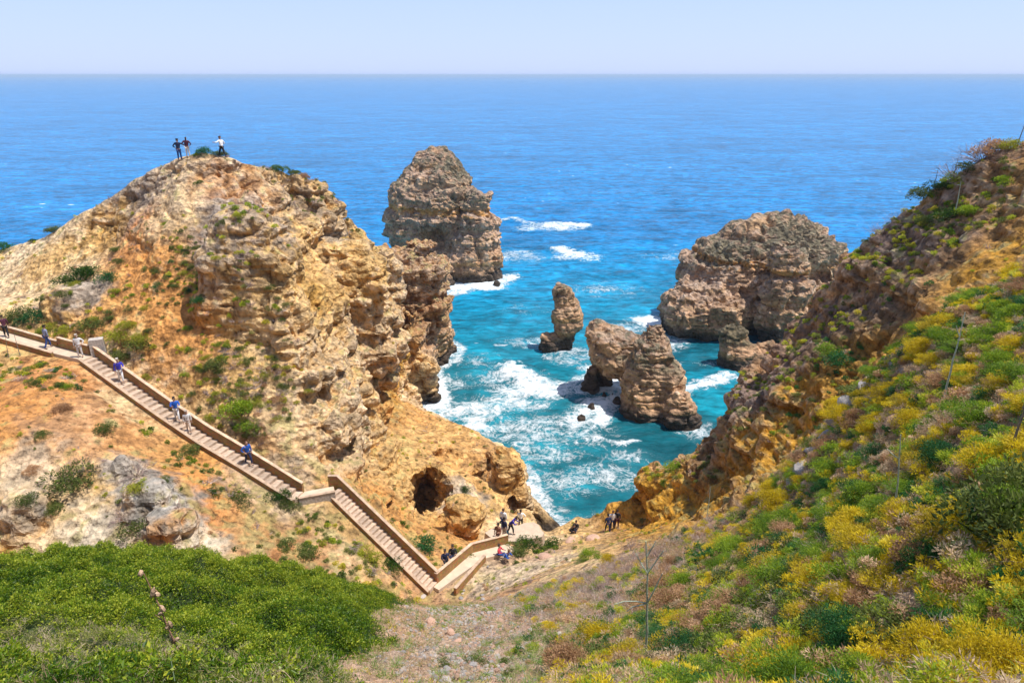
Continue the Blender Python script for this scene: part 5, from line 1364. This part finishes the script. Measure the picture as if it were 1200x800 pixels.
# ================================================================== stairs
def masonry():
    m, nt, b = new_mat('ochre_masonry'); t = NT(nt); g = t.n('ShaderNodeTexCoord').outputs['Object']
    vo = t.n('ShaderNodeTexVoronoi', feature='DISTANCE_TO_EDGE'); vo.inputs['Scale'].default_value = 5.5; mp = t.n('ShaderNodeMapping'); mp.inputs['Scale'].default_value = (1, 1, 1.9); t.l(g, mp.inputs[0]); t.l(mp.outputs[0], vo.inputs['Vector'])
    vc = t.n('ShaderNodeTexVoronoi', feature='F1'); vc.inputs['Scale'].default_value = 5.5; t.l(mp.outputs[0], vc.inputs['Vector'])
    j = t.ramp(vo.outputs['Distance'], [(.02, 0), (.07, 1)])
    c = t.mix(.35, (.44, .23, .07), t.mix(1, (.56, .32, .12), vc.outputs['Color'], 'MULTIPLY'))
    c = t.mix(j, (.34, .20, .09), c); n = t.noise(1.2, 4, .6, g)
    t.l(t.mix(1, c, t.ramp(n.outputs[0], [(.3, .75), (.7, 1.2)]), 'MULTIPLY'), b.inputs['Base Color']); b.inputs['Roughness'].default_value = .9
    bp = t.n('ShaderNodeBump'); bp.inputs['Distance'].default_value = .03; t.l(j, bp.inputs['Height']); t.l(bp.outputs[0], b.inputs['Normal'])
    return m
M_mas = masonry(); M_cop = plain('pale_coping', (.50, .35, .24), .9, .02, 2.5, .35); M_stp = plain('worn_concrete_steps', (.46, .34, .25), .9, .02, 3, .35); M_pave = plain('sandy_paving', (.56, .43, .31), .9, .01, 2, .15)
def sweep(name, pts, half, z0, z1, mat, parent):
    """wall following a 3D line; z0, z1 relative to the line"""
    A = offset_poly(pts, half); B = offset_poly(pts, -half); v = []
    for a, b in zip(A, B): v += [(a.x, a.y, a.z + z0), (a.x, a.y, a.z + z1), (b.x, b.y, b.z + z1), (b.x, b.y, b.z + z0)]
    f = []
    for i in range(len(pts) - 1):
        for k in range(4): f.append((i * 4 + k, i * 4 + (k + 1) % 4, i * 4 + 4 + (k + 1) % 4, i * 4 + 4 + k))
    f += [(0, 3, 2, 1), tuple(len(v) - 4 + k for k in range(4))]
    me = bpy.data.meshes.new(name); me.from_pydata(v, [], f); me.materials.append(mat)
    bm = bmesh.new(); bm.from_mesh(me); bmesh.ops.recalc_face_normals(bm, faces=bm.faces); bm.to_mesh(me); bm.free()
    o = bpy.data.objects.new(name, me); COL.objects.link(o); o.parent = parent; return o
def smooth_line(pts, n=2):
    pts = [Vector(p) for p in pts]
    for _ in range(n):
        q = [pts[0]]
        for a, b in zip(pts[:-1], pts[1:]): q += [a.lerp(b, .25), a.lerp(b, .75)]
        q.append(pts[-1]); pts = q
    return pts
def emp(name, loc=(0, 0, 0)): o = bpy.data.objects.new(name, None); COL.objects.link(o); o.location = loc; return o
stair = tag(emp('stone_staircase'), 'long cliff staircase with ochre parapet walls winding down the left headland to the sea', 'staircase')
HWID = .46
def box_mesh(name, lx, ly, lz, mat):
    bm = bmesh.new(); bmesh.ops.create_cube(bm, size=1)
    bmesh.ops.scale(bm, vec=(lx, ly, lz), verts=bm.verts); bmesh.ops.bevel(bm, geom=bm.edges[:], offset=.015, segments=1)
    me = bpy.data.meshes.new(name); bm.to_mesh(me); bm.free(); me.materials.append(mat); return me
def flight(pts):
    total = pts[0].z - pts[-1].z; n = max(2, round(total / .18)); seg = [(a, b, (Vector((b.x, b.y)) - Vector((a.x, a.y))).length) for a, b in zip(pts[:-1], pts[1:])]
    L = sum(s_[2] for s_ in seg); run = L / n
    me = box_mesh('step', run + .03, HWID * 2, .42, M_stp)
    for i in range(n):
        d = (i + .5) * run
        for a, b, l in seg:
            if d <= l + 1e-6: break
            d -= l
        p = a.lerp(b, d / l); ang = math.atan2(b.y - a.y, b.x - a.x)
        o = bpy.data.objects.new('step', me); COL.objects.link(o); o.parent = stair; o.rotation_euler = (0, 0, ang)
        zt = pts[0].z - (i + 1) * total / n
        o.location = (p.x, p.y, p.z + .06 - .21)
flight([ST_C, ST_D, ST_E, ST_F]); flight([ST_G, ST_H])
sweep('path', [ST_A, ST_B, ST_C + Vector((.05, 0, 0))], HWID, -.5, .05, M_pave, stair)
sweep('landing', [ST_F, ST_G], HWID + .05, -.6, .055, M_pave, stair)
sweep('path', [ST_H, ST_I, ST_J], HWID, -.5, .05, M_pave, stair)
def wall(pts, side, z1, zc=.05, w=.085, m=M_mas, z0=-.9, name='parapet_wall'):
    off = offset_poly(pts, side * (HWID + w + .01))
    wl2 = sweep(name, off, w, z0, z1, m, stair); c = sweep('coping', off, w + .025, z1 + .003, z1 + zc, M_cop, wl2); c.parent = wl2
M_grey = plain('grey_rubble_masonry', (.48, .42, .37), .9, .05, 7, .35)
up = smooth_line([ST_C, ST_D, ST_E, ST_F], 1)
wall(up, 1, .74); wall(up, -1, .12, z0=-.45)
wall([ST_B, ST_C - Vector((.3, 0, 0))], 1, .75); wall([ST_A, ST_B], 1, .45); wall([ST_A, ST_B.lerp(ST_C, .2)], -1, .12, z0=-.45)
wall([ST_F, ST_G], -1, .3, m=M_grey, z0=-1.4); wall([ST_G, ST_H], -1, .10, z0=-.5); wall([ST_G - Vector((.5, 0, 0)), ST_G, ST_H], 1, .8)
wall([ST_H + Vector((.6, .1, 0)), ST_I, ST_J], 1, .75); wall([ST_H + Vector((.9, -.2, 0)), ST_I], -1, .28)
p = offset_poly([ST_B, ST_C, ST_D], HWID + .25)[1]
o = bpy.data.objects.new('end_pillar', box_mesh('end_pillar', .9, .6, 1.9, M_grey)); COL.objects.link(o); o.parent = stair; o.location = (p.x + .1, p.y + .1, p.z + .25); o.rotation_euler = (0, 0, .4)
# paved platform by the sea
plat = ray_hit(600, 655, 30)
def platform():
    c = Vector((ST_J.x + .3, ST_J.y + 1.6, ST_J.z + .02)); n = 22; v = []
    for i in range(n):
        a = 2 * math.pi * i / n; r = 1.35 + .4 * math.sin(a * 2 + 1) + random.uniform(-.25, .25); v.append((r * 1.2 * math.cos(a), r * math.sin(a)))
    vs = [(a, b, .05) for a, b in v] + [(a * 1.04, b * 1.04, -.8) for a, b in v]
    fs = [tuple(range(n))] + [(i, n + i, n + (i + 1) % n, (i + 1) % n) for i in range(n)]
    me = bpy.data.meshes.new('platform'); me.from_pydata(vs, [], fs); me.materials.append(M_pave); o = bpy.data.objects.new('viewing_platform', me); COL.objects.link(o); o.location = c
    tag(o, 'pale sandy viewing platform by the sea at the end of the stairs', 'platform'); return o
PLAT = platform()

# ================================================================== dead stalks
def tube(pts, rad, mat, name, parent=None, sides=6):
    pts = [Vector(p) for p in pts]; v, f = [], []
    for i, p in enumerate(pts):
        d = (pts[min(i + 1, len(pts) - 1)] - pts[max(i - 1, 0)]).normalized(); a = d.orthogonal().normalized(); b = d.cross(a)
        for k in range(sides): t = 2 * math.pi * k / sides; v.append(p + (a * math.cos(t) + b * math.sin(t)) * rad[i])
    for i in range(len(pts) - 1):
        for k in range(sides): f.append((i * sides + k, i * sides + (k + 1) % sides, (i + 1) * sides + (k + 1) % sides, (i + 1) * sides + k))
    f += [tuple(range(sides))[::-1], tuple(range(len(v) - sides, len(v)))]
    me = bpy.data.meshes.new(name); me.from_pydata([tuple(q) for q in v], [], f); me.materials.append(mat); o = bpy.data.objects.new(name, me); COL.objects.link(o)
    if parent: o.parent = parent
    return o
M_stalk = plain('dry_grey_stalk', (.20, .17, .13)); M_stalkg = plain('green_grey_stalk', (.42, .48, .38)); M_stalkb = plain('brown_stalk', (.30, .16, .10)); M_pod = plain('dry_tan_pod', (.52, .34, .22))
def stalk(u, v, h, lean, mat, rad, label, branches=(), pods=0, far=False):
    p = ray_hit(u, v, 30 if far else 4); t = tag(emp('dead_stalk', p), label, 'stalk')
    z0 = -.15; n = 8; pts = [Vector((lean[0] * h * (i / n)**1.6 + random.uniform(-.012, .012) * h * .4, lean[1] * h * (i / n) + random.uniform(-.01, .01), z0 + (h - z0) * i / n)) for i in range(n + 1)]
    tube(pts, [rad * (1 - .65 * i / n) for i in range(n + 1)], mat, 'stem', t)
    for (fr, dx, dz, l) in branches:
        a = pts[int(fr * n)]; q = [a + Vector((dx * l * s_, random.uniform(-.1, .1) * l * s_, dz * l * s_ + (-.3 * l * s_ * s_ if dz < .4 else .15 * l * s_ * s_))) for s_ in (0, .35, .7, 1)]
        tube(q, [rad * .6, rad * .5, rad * .4, rad * .25], mat, 'branch', t, 5)
    for i in range(pods):
        a = pts[n - i // 2] + Vector((random.uniform(-.05, .05), random.uniform(-.03, .03), random.uniform(-.10, .02)))
        d = Vector((random.uniform(-.6, .6), random.uniform(-.4, .4), random.uniform(-1, -.3))) * .10
        tube([a - d, a - d * .3, a + d * .4, a + d], [.008, .036, .032, .006], M_pod, 'seed_pod', t, 5)
stalk(757, 768, 3.0, (-.07, 0), M_stalkg, .032, 'tall pale green branching stalk standing in the middle of the near slope', [(.55, -1, .35, .7), (.62, -.7, -.1, .6), (.6, .35, 1, .7), (.75, .5, .9, .55), (.85, -.6, .9, .45), (.9, .4, .8, .4)])
stalk(1105, 470, 2.4, (0, 0), M_stalkg, .03, 'tall straight pale stalk rising from the fennel slope against the dark cliff', [(.87, -.5, .7, .35)])
stalk(1180, 545, 2.0, (.01, 0), M_stalk, .028, 'dark stalk with a bent arm near the right edge', [(.55, .9, .3, .5), (.8, -.3, .8, .3)])
stalk(1045, 612, 1.9, (-.12, 0), M_stalkg, .022, 'crooked thin pale stalk beside the dark green bushes', [(.85, -.8, .5, .35)])
stalk(1192, 500, 1.9, (.05, 0), M_stalk, .026, 'grey stalk cut by the right edge behind the bent one', [(.7, -.5, .6, .4)])
stalk(225, 812, 2.35, (-.13, 0), M_stalkb, .020, 'brown stalk with dry curled pods rising from the green thicket', [(.72, -.6, .5, .25), (.88, .5, .3, .18)], 10)
stalk(828, 610, 2.2, (0, 0), M_stalkg, .03, 'slim pale stalk in front of the ochre wall of the right headland')
stalk(1192, 172, 2.6, (.12, 0), M_stalk, .035, 'thin dark stalk on the right crest against the sea', (), 0, True)
stalk(1118, 186, 1.2, (0, 0), M_stalk, .03, 'short thin stalk beside the grey crest bush', (), 0, True)
stalk(1094, 208, 1.4, (0, 0), M_stalk, .03, 'thin stalk on the crest left of the grey bush', (), 0, True)
stalk(1120, 245, 1.6, (-.05, 0), M_stalkg, .04, 'pale bent stalk on the upper right face', [(.95, -.8, .2, .25)], 0, True)
stalk(24, 418, 1.7, (0, 0), M_stalk, .03, 'thin stake standing below the upper path', (), 0, True)
stalk(11, 420, 1.5, (.1, 0), M_stalk, .03, 'leaning stake left of the one below the upper path', (), 0, True)
def fallen(u0, v0, u1, v1, label):
    a, b = hit_near(u0, v0), hit_near(u1, v1); pts = [Vector(a).lerp(Vector(b), t) + Vector((0, 0, .10 + random.uniform(-.03, .06))) for t in (0, .25, .5, .75, 1)]
    o = tube(pts, [.02, .018, .016, .012, .008], M_stalk, 'fallen_branch', None, 5); tag(o, label, 'branch')
fallen(595, 690, 655, 672, 'long dead branch lying across the path of stones'); fallen(690, 680, 745, 672, 'dead branch lying beside the tall green stalk'); fallen(1100, 740, 1150, 800, 'dry bent branch right of the golden clump')

# ================================================================== people
SKIN = plain('skin', (.46, .27, .19), .6, .0, 5, .05)
_cm = {}
def cloth(c, nm):
    if nm not in _cm: _cm[nm] = plain(nm, c, .85, .004, 30, .12)
    return _cm[nm]
def skin_mesh(name, verts, edges, radii, mat, parent, root=0, sub=1):
    me = bpy.data.meshes.new(name); me.from_pydata(verts, edges, []); o = bpy.data.objects.new(name, me); COL.objects.link(o)
    md = o.modifiers.new('skin', 'SKIN'); md.use_smooth_shade = True; md.branch_smoothing = .3
    sk = me.skin_vertices[0].data
    for i, r in enumerate(radii): sk[i].radius = r if isinstance(r, tuple) else (r, r)
    sk[root].use_root = True
    if sub: s2 = o.modifiers.new('sub', 'SUBSURF'); s2.levels = sub; s2.render_levels = sub
    me.materials.append(mat); o.parent = parent; return o
def person(loc, face, shirt, legs, hair, label, pose='stand', armL='down', armR='down', h=1.72, extra=None):
    t = tag(emp('person', loc), label, 'person'); t.rotation_euler = (0, 0, face); t.scale = (h / 1.72,) * 3   # faces local -y
    hip, kn, an = .92, .49, .08
    if pose == 'sit': dz = -.50
    elif pose == 'crouch': dz = -.55
    else: dz = 0
    def P(*a): return Vector(a)
    pel = P(0, 0, .95 + dz); lean = {'crouch': -.30, 'bend': -.45, 'walk': -.05}.get(pose, 0)
    waist = pel + P(0, lean * .3, .14); chest = pel + P(0, lean * .7, .36); neck = pel + P(0, lean, .53); head = pel + P(0, lean * 1.15 - .02, .68); crown = head + P(0, 0, .08)
    V, E, Rr = [], [], []
    def add(p, r, par=None):
        V.append(tuple(p)); Rr.append(r)
        if par is not None: E.append((par, len(V) - 1))
        return len(V) - 1
    ip = add(pel, (.11, .10)); iw = add(waist, (.10, .09), ip); ic = add(chest, (.115, .10), iw); inn = add(neck, .055, ic); ih = add(head, (.078, .09), inn); icr = add(crown, (.07, .082), ih)
    JL = {}
    for s in (-1, 1):
        if pose == 'sit': k = P(s * .12, -.42, .47 ); a = P(s * .12, -.44, .08); th = pel + P(s * .1, 0, -.04)
        elif pose == 'crouch': k = P(s * .16, -.36, .52); a = P(s * .13, -.05, .08); th = pel + P(s * .1, 0, -.02)
        elif pose in ('walk', 'bend'): k = P(s * .09, -.14 * s - .06, .50); a = P(s * .09, .22 * -s + (.05 if s < 0 else 0), .09); th = pel + P(s * .09, 0, -.06)
        else: k = P(s * .11, -.02, .49); a = P(s * .13, 0, .08); th = pel + P(s * .09, 0, -.06)
        i1 = add(th, .085, ip); i2 = add(k, .055, i1); i3 = add(a, .038, i2); i4 = add(a + P(0, -.14, -.045), (.035, .025), i3); JL[s] = (th, k, a)
    JA = {}
    for s, mode in ((-1, armR), (1, armL)):
        sh = chest + P(s * .19, 0, .10)
        if mode == 'down': el = sh + P(s * .06, .02, -.28); wr = el + P(s * .01, -.06, -.25)
        elif mode == 'out': el = sh + P(s * .24, -.02, -.13); wr = el + P(s * .22, -.06, .03)
        elif mode == 'front': el = sh + P(s * .08, -.12, -.24); wr = el + P(-s * .10, -.22, .06)
        elif mode == 'up': el = sh + P(s * .12, -.20, -.05); wr = el + P(-s * .05, -.18, .20)
        elif mode == 'hip': el = sh + P(s * .20, .06, -.24); wr = el + P(-s * .14, -.12, -.14)
        j0 = add(sh, .058, ic); j1 = add(el, .042, j0); j2 = add(wr, .028, j1); JA[s] = (sh, el, wr)
        d = (wr - el).normalized(); side = d.cross(Vector((0, -1, .2))).normalized(); pm = add(wr + d * .06, (.036, .016), j2)
        for q in range(4):
            b = wr + d * (.095 - abs(q - 1.4) * .004) + side * (q - 1.5) * .019
            f1 = add(b, .009, pm); f2 = add(b + d * .03 + Vector((0, -.006, 0)), .0085, f1); add(b + d * (.055 + .008 * (1 if q in (1, 2) else 0)) + Vector((0, -.02, 0)), .0075, f2)
        th_ = add(wr + d * .04 + side * .036, .010, pm); add(wr + d * .075 + side * .052, .009, th_)
    skin_mesh('body', V, E, Rr, SKIN, t)
    # clothing
    SV = [tuple(pel + P(0, 0, .02)), tuple(waist), tuple(chest), tuple(neck - P(0, 0, .05))]; SE = [(0, 1), (1, 2), (2, 3)]; SR = [(.165, .15), (.15, .14), (.175, .155), .085]
    for s in (-1, 1):
        sh, el, wr = JA[s]; n = len(SV); SV += [tuple(sh), tuple(el), tuple(el.lerp(wr, .85))]; SE += [(2, n), (n, n + 1), (n + 1, n + 2)]; SR += [.075, .056, .042]
    skin_mesh('shirt', SV, SE, SR, shirt, t, 1)
    TV = [tuple(pel + P(0, 0, .03))]; TE = []; TR = [(.155, .14)]
    for s in (-1, 1):
        th, k, a = JL[s]; n = len(TV); TV += [tuple(th), tuple(k), tuple(a + P(0, 0, .03))]; TE += [(0, n), (n, n + 1), (n + 1, n + 2)]; TR += [.105, .074, .058]
    skin_mesh('trousers', TV, TE, TR, legs, t, 0)
    hl = [tuple(head + P(0, .035, -.09 if extra == 'long' else 0)), tuple(head + P(0, .028, .04)), tuple(crown + P(0, .012, .035))]
    if extra == 'long': hl = [tuple(head + P(0, .07, -.28))] + hl
    skin_mesh('hair', hl, [(i, i + 1) for i in range(len(hl) - 1)], ([(.075, .035)] if extra == 'long' else []) + [(.072, .06), (.082, .088), (.066, .074)], hair, t, 1)
    for s in (-1, 1):
        a = JL[s][2]; skin_mesh('shoe', [tuple(a + P(0, .03, -.03)), tuple(a + P(0, -.08, -.045)), tuple(a + P(0, -.17, -.05))], [(0, 1), (1, 2)], [(.045, .045), (.048, .036), (.04, .028)], cloth((.08, .07, .07), 'dark_shoe_leather'), t, 1, 1)
    # face: nose, eyes, ears, mouth
    def blob(nm, c, r, mat, sc=(1, 1, 1)):
        bm = bmesh.new(); bmesh.ops.create_icosphere(bm, subdivisions=1, radius=r); bmesh.ops.scale(bm, vec=sc, verts=bm.verts); bmesh.ops.translate(bm, vec=c, verts=bm.verts)
        me = bpy.data.meshes.new(nm); bm.to_mesh(me); bm.free(); me.materials.append(mat); o = bpy.data.objects.new(nm, me); COL.objects.link(o); o.parent = t
    blob('nose', head + P(0, -.10, .005), .016, SKIN, (.8, 1.2, 1.3)); blob('mouth', head + P(0, -.088, -.045), .016, cloth((.35, .12, .10), 'lips'), (1.3, .5, .4))
    for s in (-1, 1): blob('eye', head + P(s * .032, -.088, .032), .010, cloth((.05, .04, .04), 'eye_dark')); blob('ear', head + P(s * .085, .0, .01), .022, SKIN, (.4, .8, 1.2))
    return t
def bag(parent_t, off, mat, label, sz=(.30, .16, .42)):
    me = box_mesh('backpack', *sz, mat); bm = bmesh.new(); bm.from_mesh(me); bmesh.ops.bevel(bm, geom=bm.edges[:], offset=.03, segments=2); bm.to_mesh(me); bm.free()
    o = bpy.data.objects.new('backpack', me); COL.objects.link(o); o.location = parent_t.matrix_basis @ Vector(off); o.rotation_euler = parent_t.rotation_euler; tag(o, label, 'backpack')
navy = cloth((.012, .02, .07), 'navy_cloth'); jean = cloth((.03, .07, .25), 'blue_denim'); maroon = cloth((.07, .012, .03), 'maroon_cloth'); white = cloth((.75, .74, .74), 'white_cloth'); black = cloth((.015, .015, .02), 'black_cloth')
royal = cloth((.01, .09, .42), 'royal_blue_cloth'); viol = cloth((.04, .035, .40), 'violet_blue_cloth'); beige = cloth((.55, .45, .38), 'beige_cloth'); greyb = cloth((.25, .28, .42), 'grey_blue_cloth'); brownc = cloth((.22, .09, .05), 'brown_cloth'); red = cloth((.55, .05, .07), 'red_cloth'); teal = cloth((.02, .12, .22), 'teal_cloth')
HD = cloth((.03, .018, .012), 'dark_hair'); HB = cloth((.12, .06, .03), 'brown_hair'); HG = cloth((.45, .40, .34), 'pale_hat')
def at_top(u, v): p = ray_hit(u, v, 30); return Vector((p[0], p[1], drop(p[0], p[1])))
def crest_pt(u, D, v=175):
    x, y, z = W(u, v, D); return Vector((x, y, drop(x, y)))
B_ = math.pi    # back towards the viewpoint
person(crest_pt(209, 56), B_, navy, jean, HD, 'person in navy jacket and blue jeans standing leftmost on the summit', 'stand', 'hip', 'out')
person(crest_pt(219.5, 56), B_, maroon, white, HD, 'person in maroon top and white skirt beside the navy jacket on the summit', 'stand', 'hip', 'hip', 1.62, 'long')
person(crest_pt(260, 56), -1.9, white, black, HB, 'person in white top and black trousers pointing out to sea on the summit', 'walk', 'out', 'hip', 1.68)
def on_stair(t, i, side=0, up_=.06):
    a, b = STAIR[i], STAIR[i + 1]; p = a.lerp(b, t); d = Vector((b.x - a.x, b.y - a.y)).normalized(); return Vector((p.x - d.y * side, p.y + d.x * side, p.z + up_))
person(on_stair(.42, 0, .2), .8, black, navy, HD, 'person in black on the upper path at the left edge of the frame', 'walk')
person(on_stair(.62, 0, -.1), B_ + .7, maroon, black, HD, 'person in dark clothes on the upper path, second from the left', 'walk', h=1.65)
person(on_stair(.97, 0, .0), B_ - .5, greyb, jean, HD, 'person in a grey-blue top on the upper path before the landing', 'walk')
person(on_stair(.85, 1, -.1), .3, white, white, HG, 'person all in white at the head of the stairs', 'stand', 'hip', 'down', 1.68)
person(on_stair(.34, 2, .0), .6, viol, white, HG, 'person in a violet-blue shirt and white trousers descending the upper flight', 'walk', 'front', 'down', 1.78)
person(on_stair(.86, 2, .1), .5, royal, white, HD, 'person in a royal blue jacket halfway down the stairs behind the low wall', 'walk', 'front', 'front', 1.76)
person(on_stair(.99, 2, -.1), .5, white, beige, HG, 'person in white just below the royal blue jacket on the stairs', 'walk', 'down', 'down', 1.6)
person(on_stair(.12, 4, .1), .9, royal, navy, HB, 'dark-haired person in bright blue at the bend of the stairs', 'walk', 'down', 'hip', 1.75, 'long')
pz = PLAT.location
def plat_pt(u, D): x, y, z = W(u, 650, D); return Vector((x, y, pz.z + .05 if (x - pz.x)**2 / 1.3 + (y - pz.y)**2 < 6 else drop(x, y)))
q = on_stair(.45, 7, .75, .75); person(q + Vector((0, 0, -.47)), .3, navy, black, HD, 'person in navy sitting on the parapet of the lower path', 'sit', 'front', 'front')
q = on_stair(.62, 7, .75, .75); person(q + Vector((0, 0, -.47)), .1, black, navy, HD, 'person in black sitting nearer the sea on the same parapet', 'sit', 'front', 'front', 1.7)
person(plat_pt(584, 49.5), -.4, brownc, brownc, HD, 'person in brown standing leftmost in the group on the platform', 'stand', 'front', 'down')
tt = person(plat_pt(591, 50.3), 2.4, navy, beige, HD, 'person in navy in the middle of the platform group', 'stand', 'hip', 'down', 1.75)
person(plat_pt(590, 51.6), B_ - .4, white, jean, HB, 'person in white at the back of the platform group', 'stand', 'down', 'down', 1.74)
person(plat_pt(598, 50.8), 1.2, viol, black, HD, 'person in purple-blue stooping on the right of the platform group', 'bend', 'front', 'front', 1.65)
bag(tt, (.1, -.35, .25), teal, 'blue bag on the ground beside the platform group')
person(plat_pt(585, 47.6), 1.2, red, jean, HD, 'person in red sitting on the near side of the platform', 'sit', 'front', 'front', 1.6)
person(plat_pt(592, 47.2), 1.0, royal, beige, HB, 'person in bright blue crouching beside the one in red', 'crouch', 'front', 'front', 1.6)
def gnd(u, v): p = ray_hit(u, v, 30); return Vector((p[0], p[1], drop(p[0], p[1])))
person(gnd(610, 627) if False else crest_pt(610, 57.5, 640), B_, white, black, HD, 'person in white shirt and black trousers alone at the sea edge', 'stand', 'down', 'hip', 1.78)
person(crest_pt(669, 56.5, 640), .5, black, black, HD, 'dark crouching person at the edge above the water', 'crouch', 'front', 'front')
person(crest_pt(674, 57, 640), -.4, black, navy, HD, 'dark seated person touching the crouching one', 'sit', 'front', 'front', 1.6)
person(crest_pt(711, 57, 640), B_ + .3, navy, navy, HD, 'left one of three walkers beside the right headland, in navy', 'walk', h=1.74)
person(crest_pt(716, 57.3, 640), B_, white, navy, HB, 'middle one of three walkers beside the right headland, in white', 'stand', 'hip', 'down', 1.8)
person(crest_pt(721, 57.3, 640), B_ - .3, black, maroon, HD, 'right one of three walkers beside the right headland, in black', 'stand', h=1.7)

# ================================================================== say which one: words from look, size and the nearest landmark
LAND = [(757, 700, 'the tall branching stalk'), (1105, 400, 'the straight tall stalk'), (1180, 490, 'the dark bent-arm stalk'), (1040, 540, 'the crooked pale stalk'), (830, 640, 'the dark arching bush'), (1165, 620, 'the tall olive shrub by the right edge'),
        (1092, 750, 'the big golden clump'), (1000, 575, 'the dark green bush pair'), (960, 500, 'the grey rock rim'), (540, 750, 'the stony gully'), (222, 720, 'the brown pod stalk'), (690, 660, 'the green bush in grey scrub'), (706, 672, 'the pale round boulder'),
        (232, 172, 'the summit walkers'), (345, 200, 'the second summit'), (282, 265, 'the grey knob'), (90, 345, 'the green rock ledge'), (105, 415, 'the head of the stairs'), (220, 500, 'the middle of the stairs'), (290, 535, 'the stair bend'), (375, 580, 'the stair landing'),
        (450, 625, 'the lower flight'), (505, 685, 'the foot of the stairs'), (500, 575, 'the big cave'), (545, 605, 'the cave boulder'), (600, 655, 'the seaside platform'), (185, 590, 'the grey outcrop'), (30, 600, 'the cream outcrop'), (485, 295, 'the end cliff top'), (30, 400, 'the upper path'),
        (1150, 165, 'the right crest bush'), (760, 550, 'the nose of the right headland'), (1080, 240, 'the upper right face'), (985, 430, 'the dark bush on the right face'), (870, 480, 'the low right crest'), (715, 620, 'the three walkers'), (1195, 330, 'the right end of the grey rim'), (920, 650, 'the brown lower slope'), (1010, 350, 'the middle right crest')]
_used = set(o['label'] for o in COL.objects if 'label' in o and o.get('group') is None)
NOUN = {'olive': 'olive shrub', 'lime': 'lime green', 'yellow': 'golden yellow', 'deep': 'dark green', 'rust': 'rusty withered', 'bract': 'yellow-flowered shrub', 'twig': 'bare grey shrub', 'green': 'fresh green shrub'}
def where(u, v, n):
    q = sorted(LAND, key=lambda a: (a[0] - u)**2 + (a[1] - v)**2)[n]; dx, dy = u - q[0], v - q[1]; d = math.hypot(dx, dy)
    far_ = 'just ' if d < 22 else '' if d < 60 else 'well '
    if abs(dx) > 2.2 * abs(dy): w = 'right of ' if dx > 0 else 'left of '
    elif abs(dy) > 2.2 * abs(dx): w = 'below ' if dy > 0 else 'above '
    else: w = ('below and ' if dy > 0 else 'above and ') + ('right of ' if dx > 0 else 'left of ')
    return far_ + w + q[2]
bpy.context.view_layer.update()
for o in [o for o in COL.objects if o.get('group') and o.get('category') in ('plant', 'shrub', 'stone')]:
    u, v, f = proj(*o.location); kind = o['group'].split()[0]; sc = o.scale[0]
    if o['category'] == 'plant': nn_ = NOUN.get(kind, kind) + ' fennel'; size = 'small' if sc < .75 else 'middling' if sc < 1.1 else 'large'
    elif o['category'] == 'stone': nn_ = {'pale': 'pale stone', 'grey': 'grey stone', 'pink': 'pinkish stone'}[o.data.materials[0].name.split('_')[0]]; size = 'tiny' if sc < .15 else 'small' if sc < .2 else 'larger'
    else: nn_ = NOUN.get(kind, kind); nn_ += '' if 'shrub' in nn_ else ' shrub'; size = 'small' if sc < .75 else 'middling' if sc < 1.0 else 'large'
    for n in range(9):
        lab = (size + ' ' + nn_ + ' ' + where(u, v, n)) if n < 3 else (nn_ + ' between ' + where(u, v, 0).split(' of ')[-1].replace('above ', '').replace('below ', '').replace('just ', '').replace('well ', '') + ' and ' + LAND[LAND.index(sorted(LAND, key=lambda a: (a[0] - u)**2 + (a[1] - v)**2)[n - 2])][2])
        if lab not in _used and len(lab.split()) <= 16: break
    _used.add(lab); o['label'] = lab
    if 'auto' in o: del o['auto']
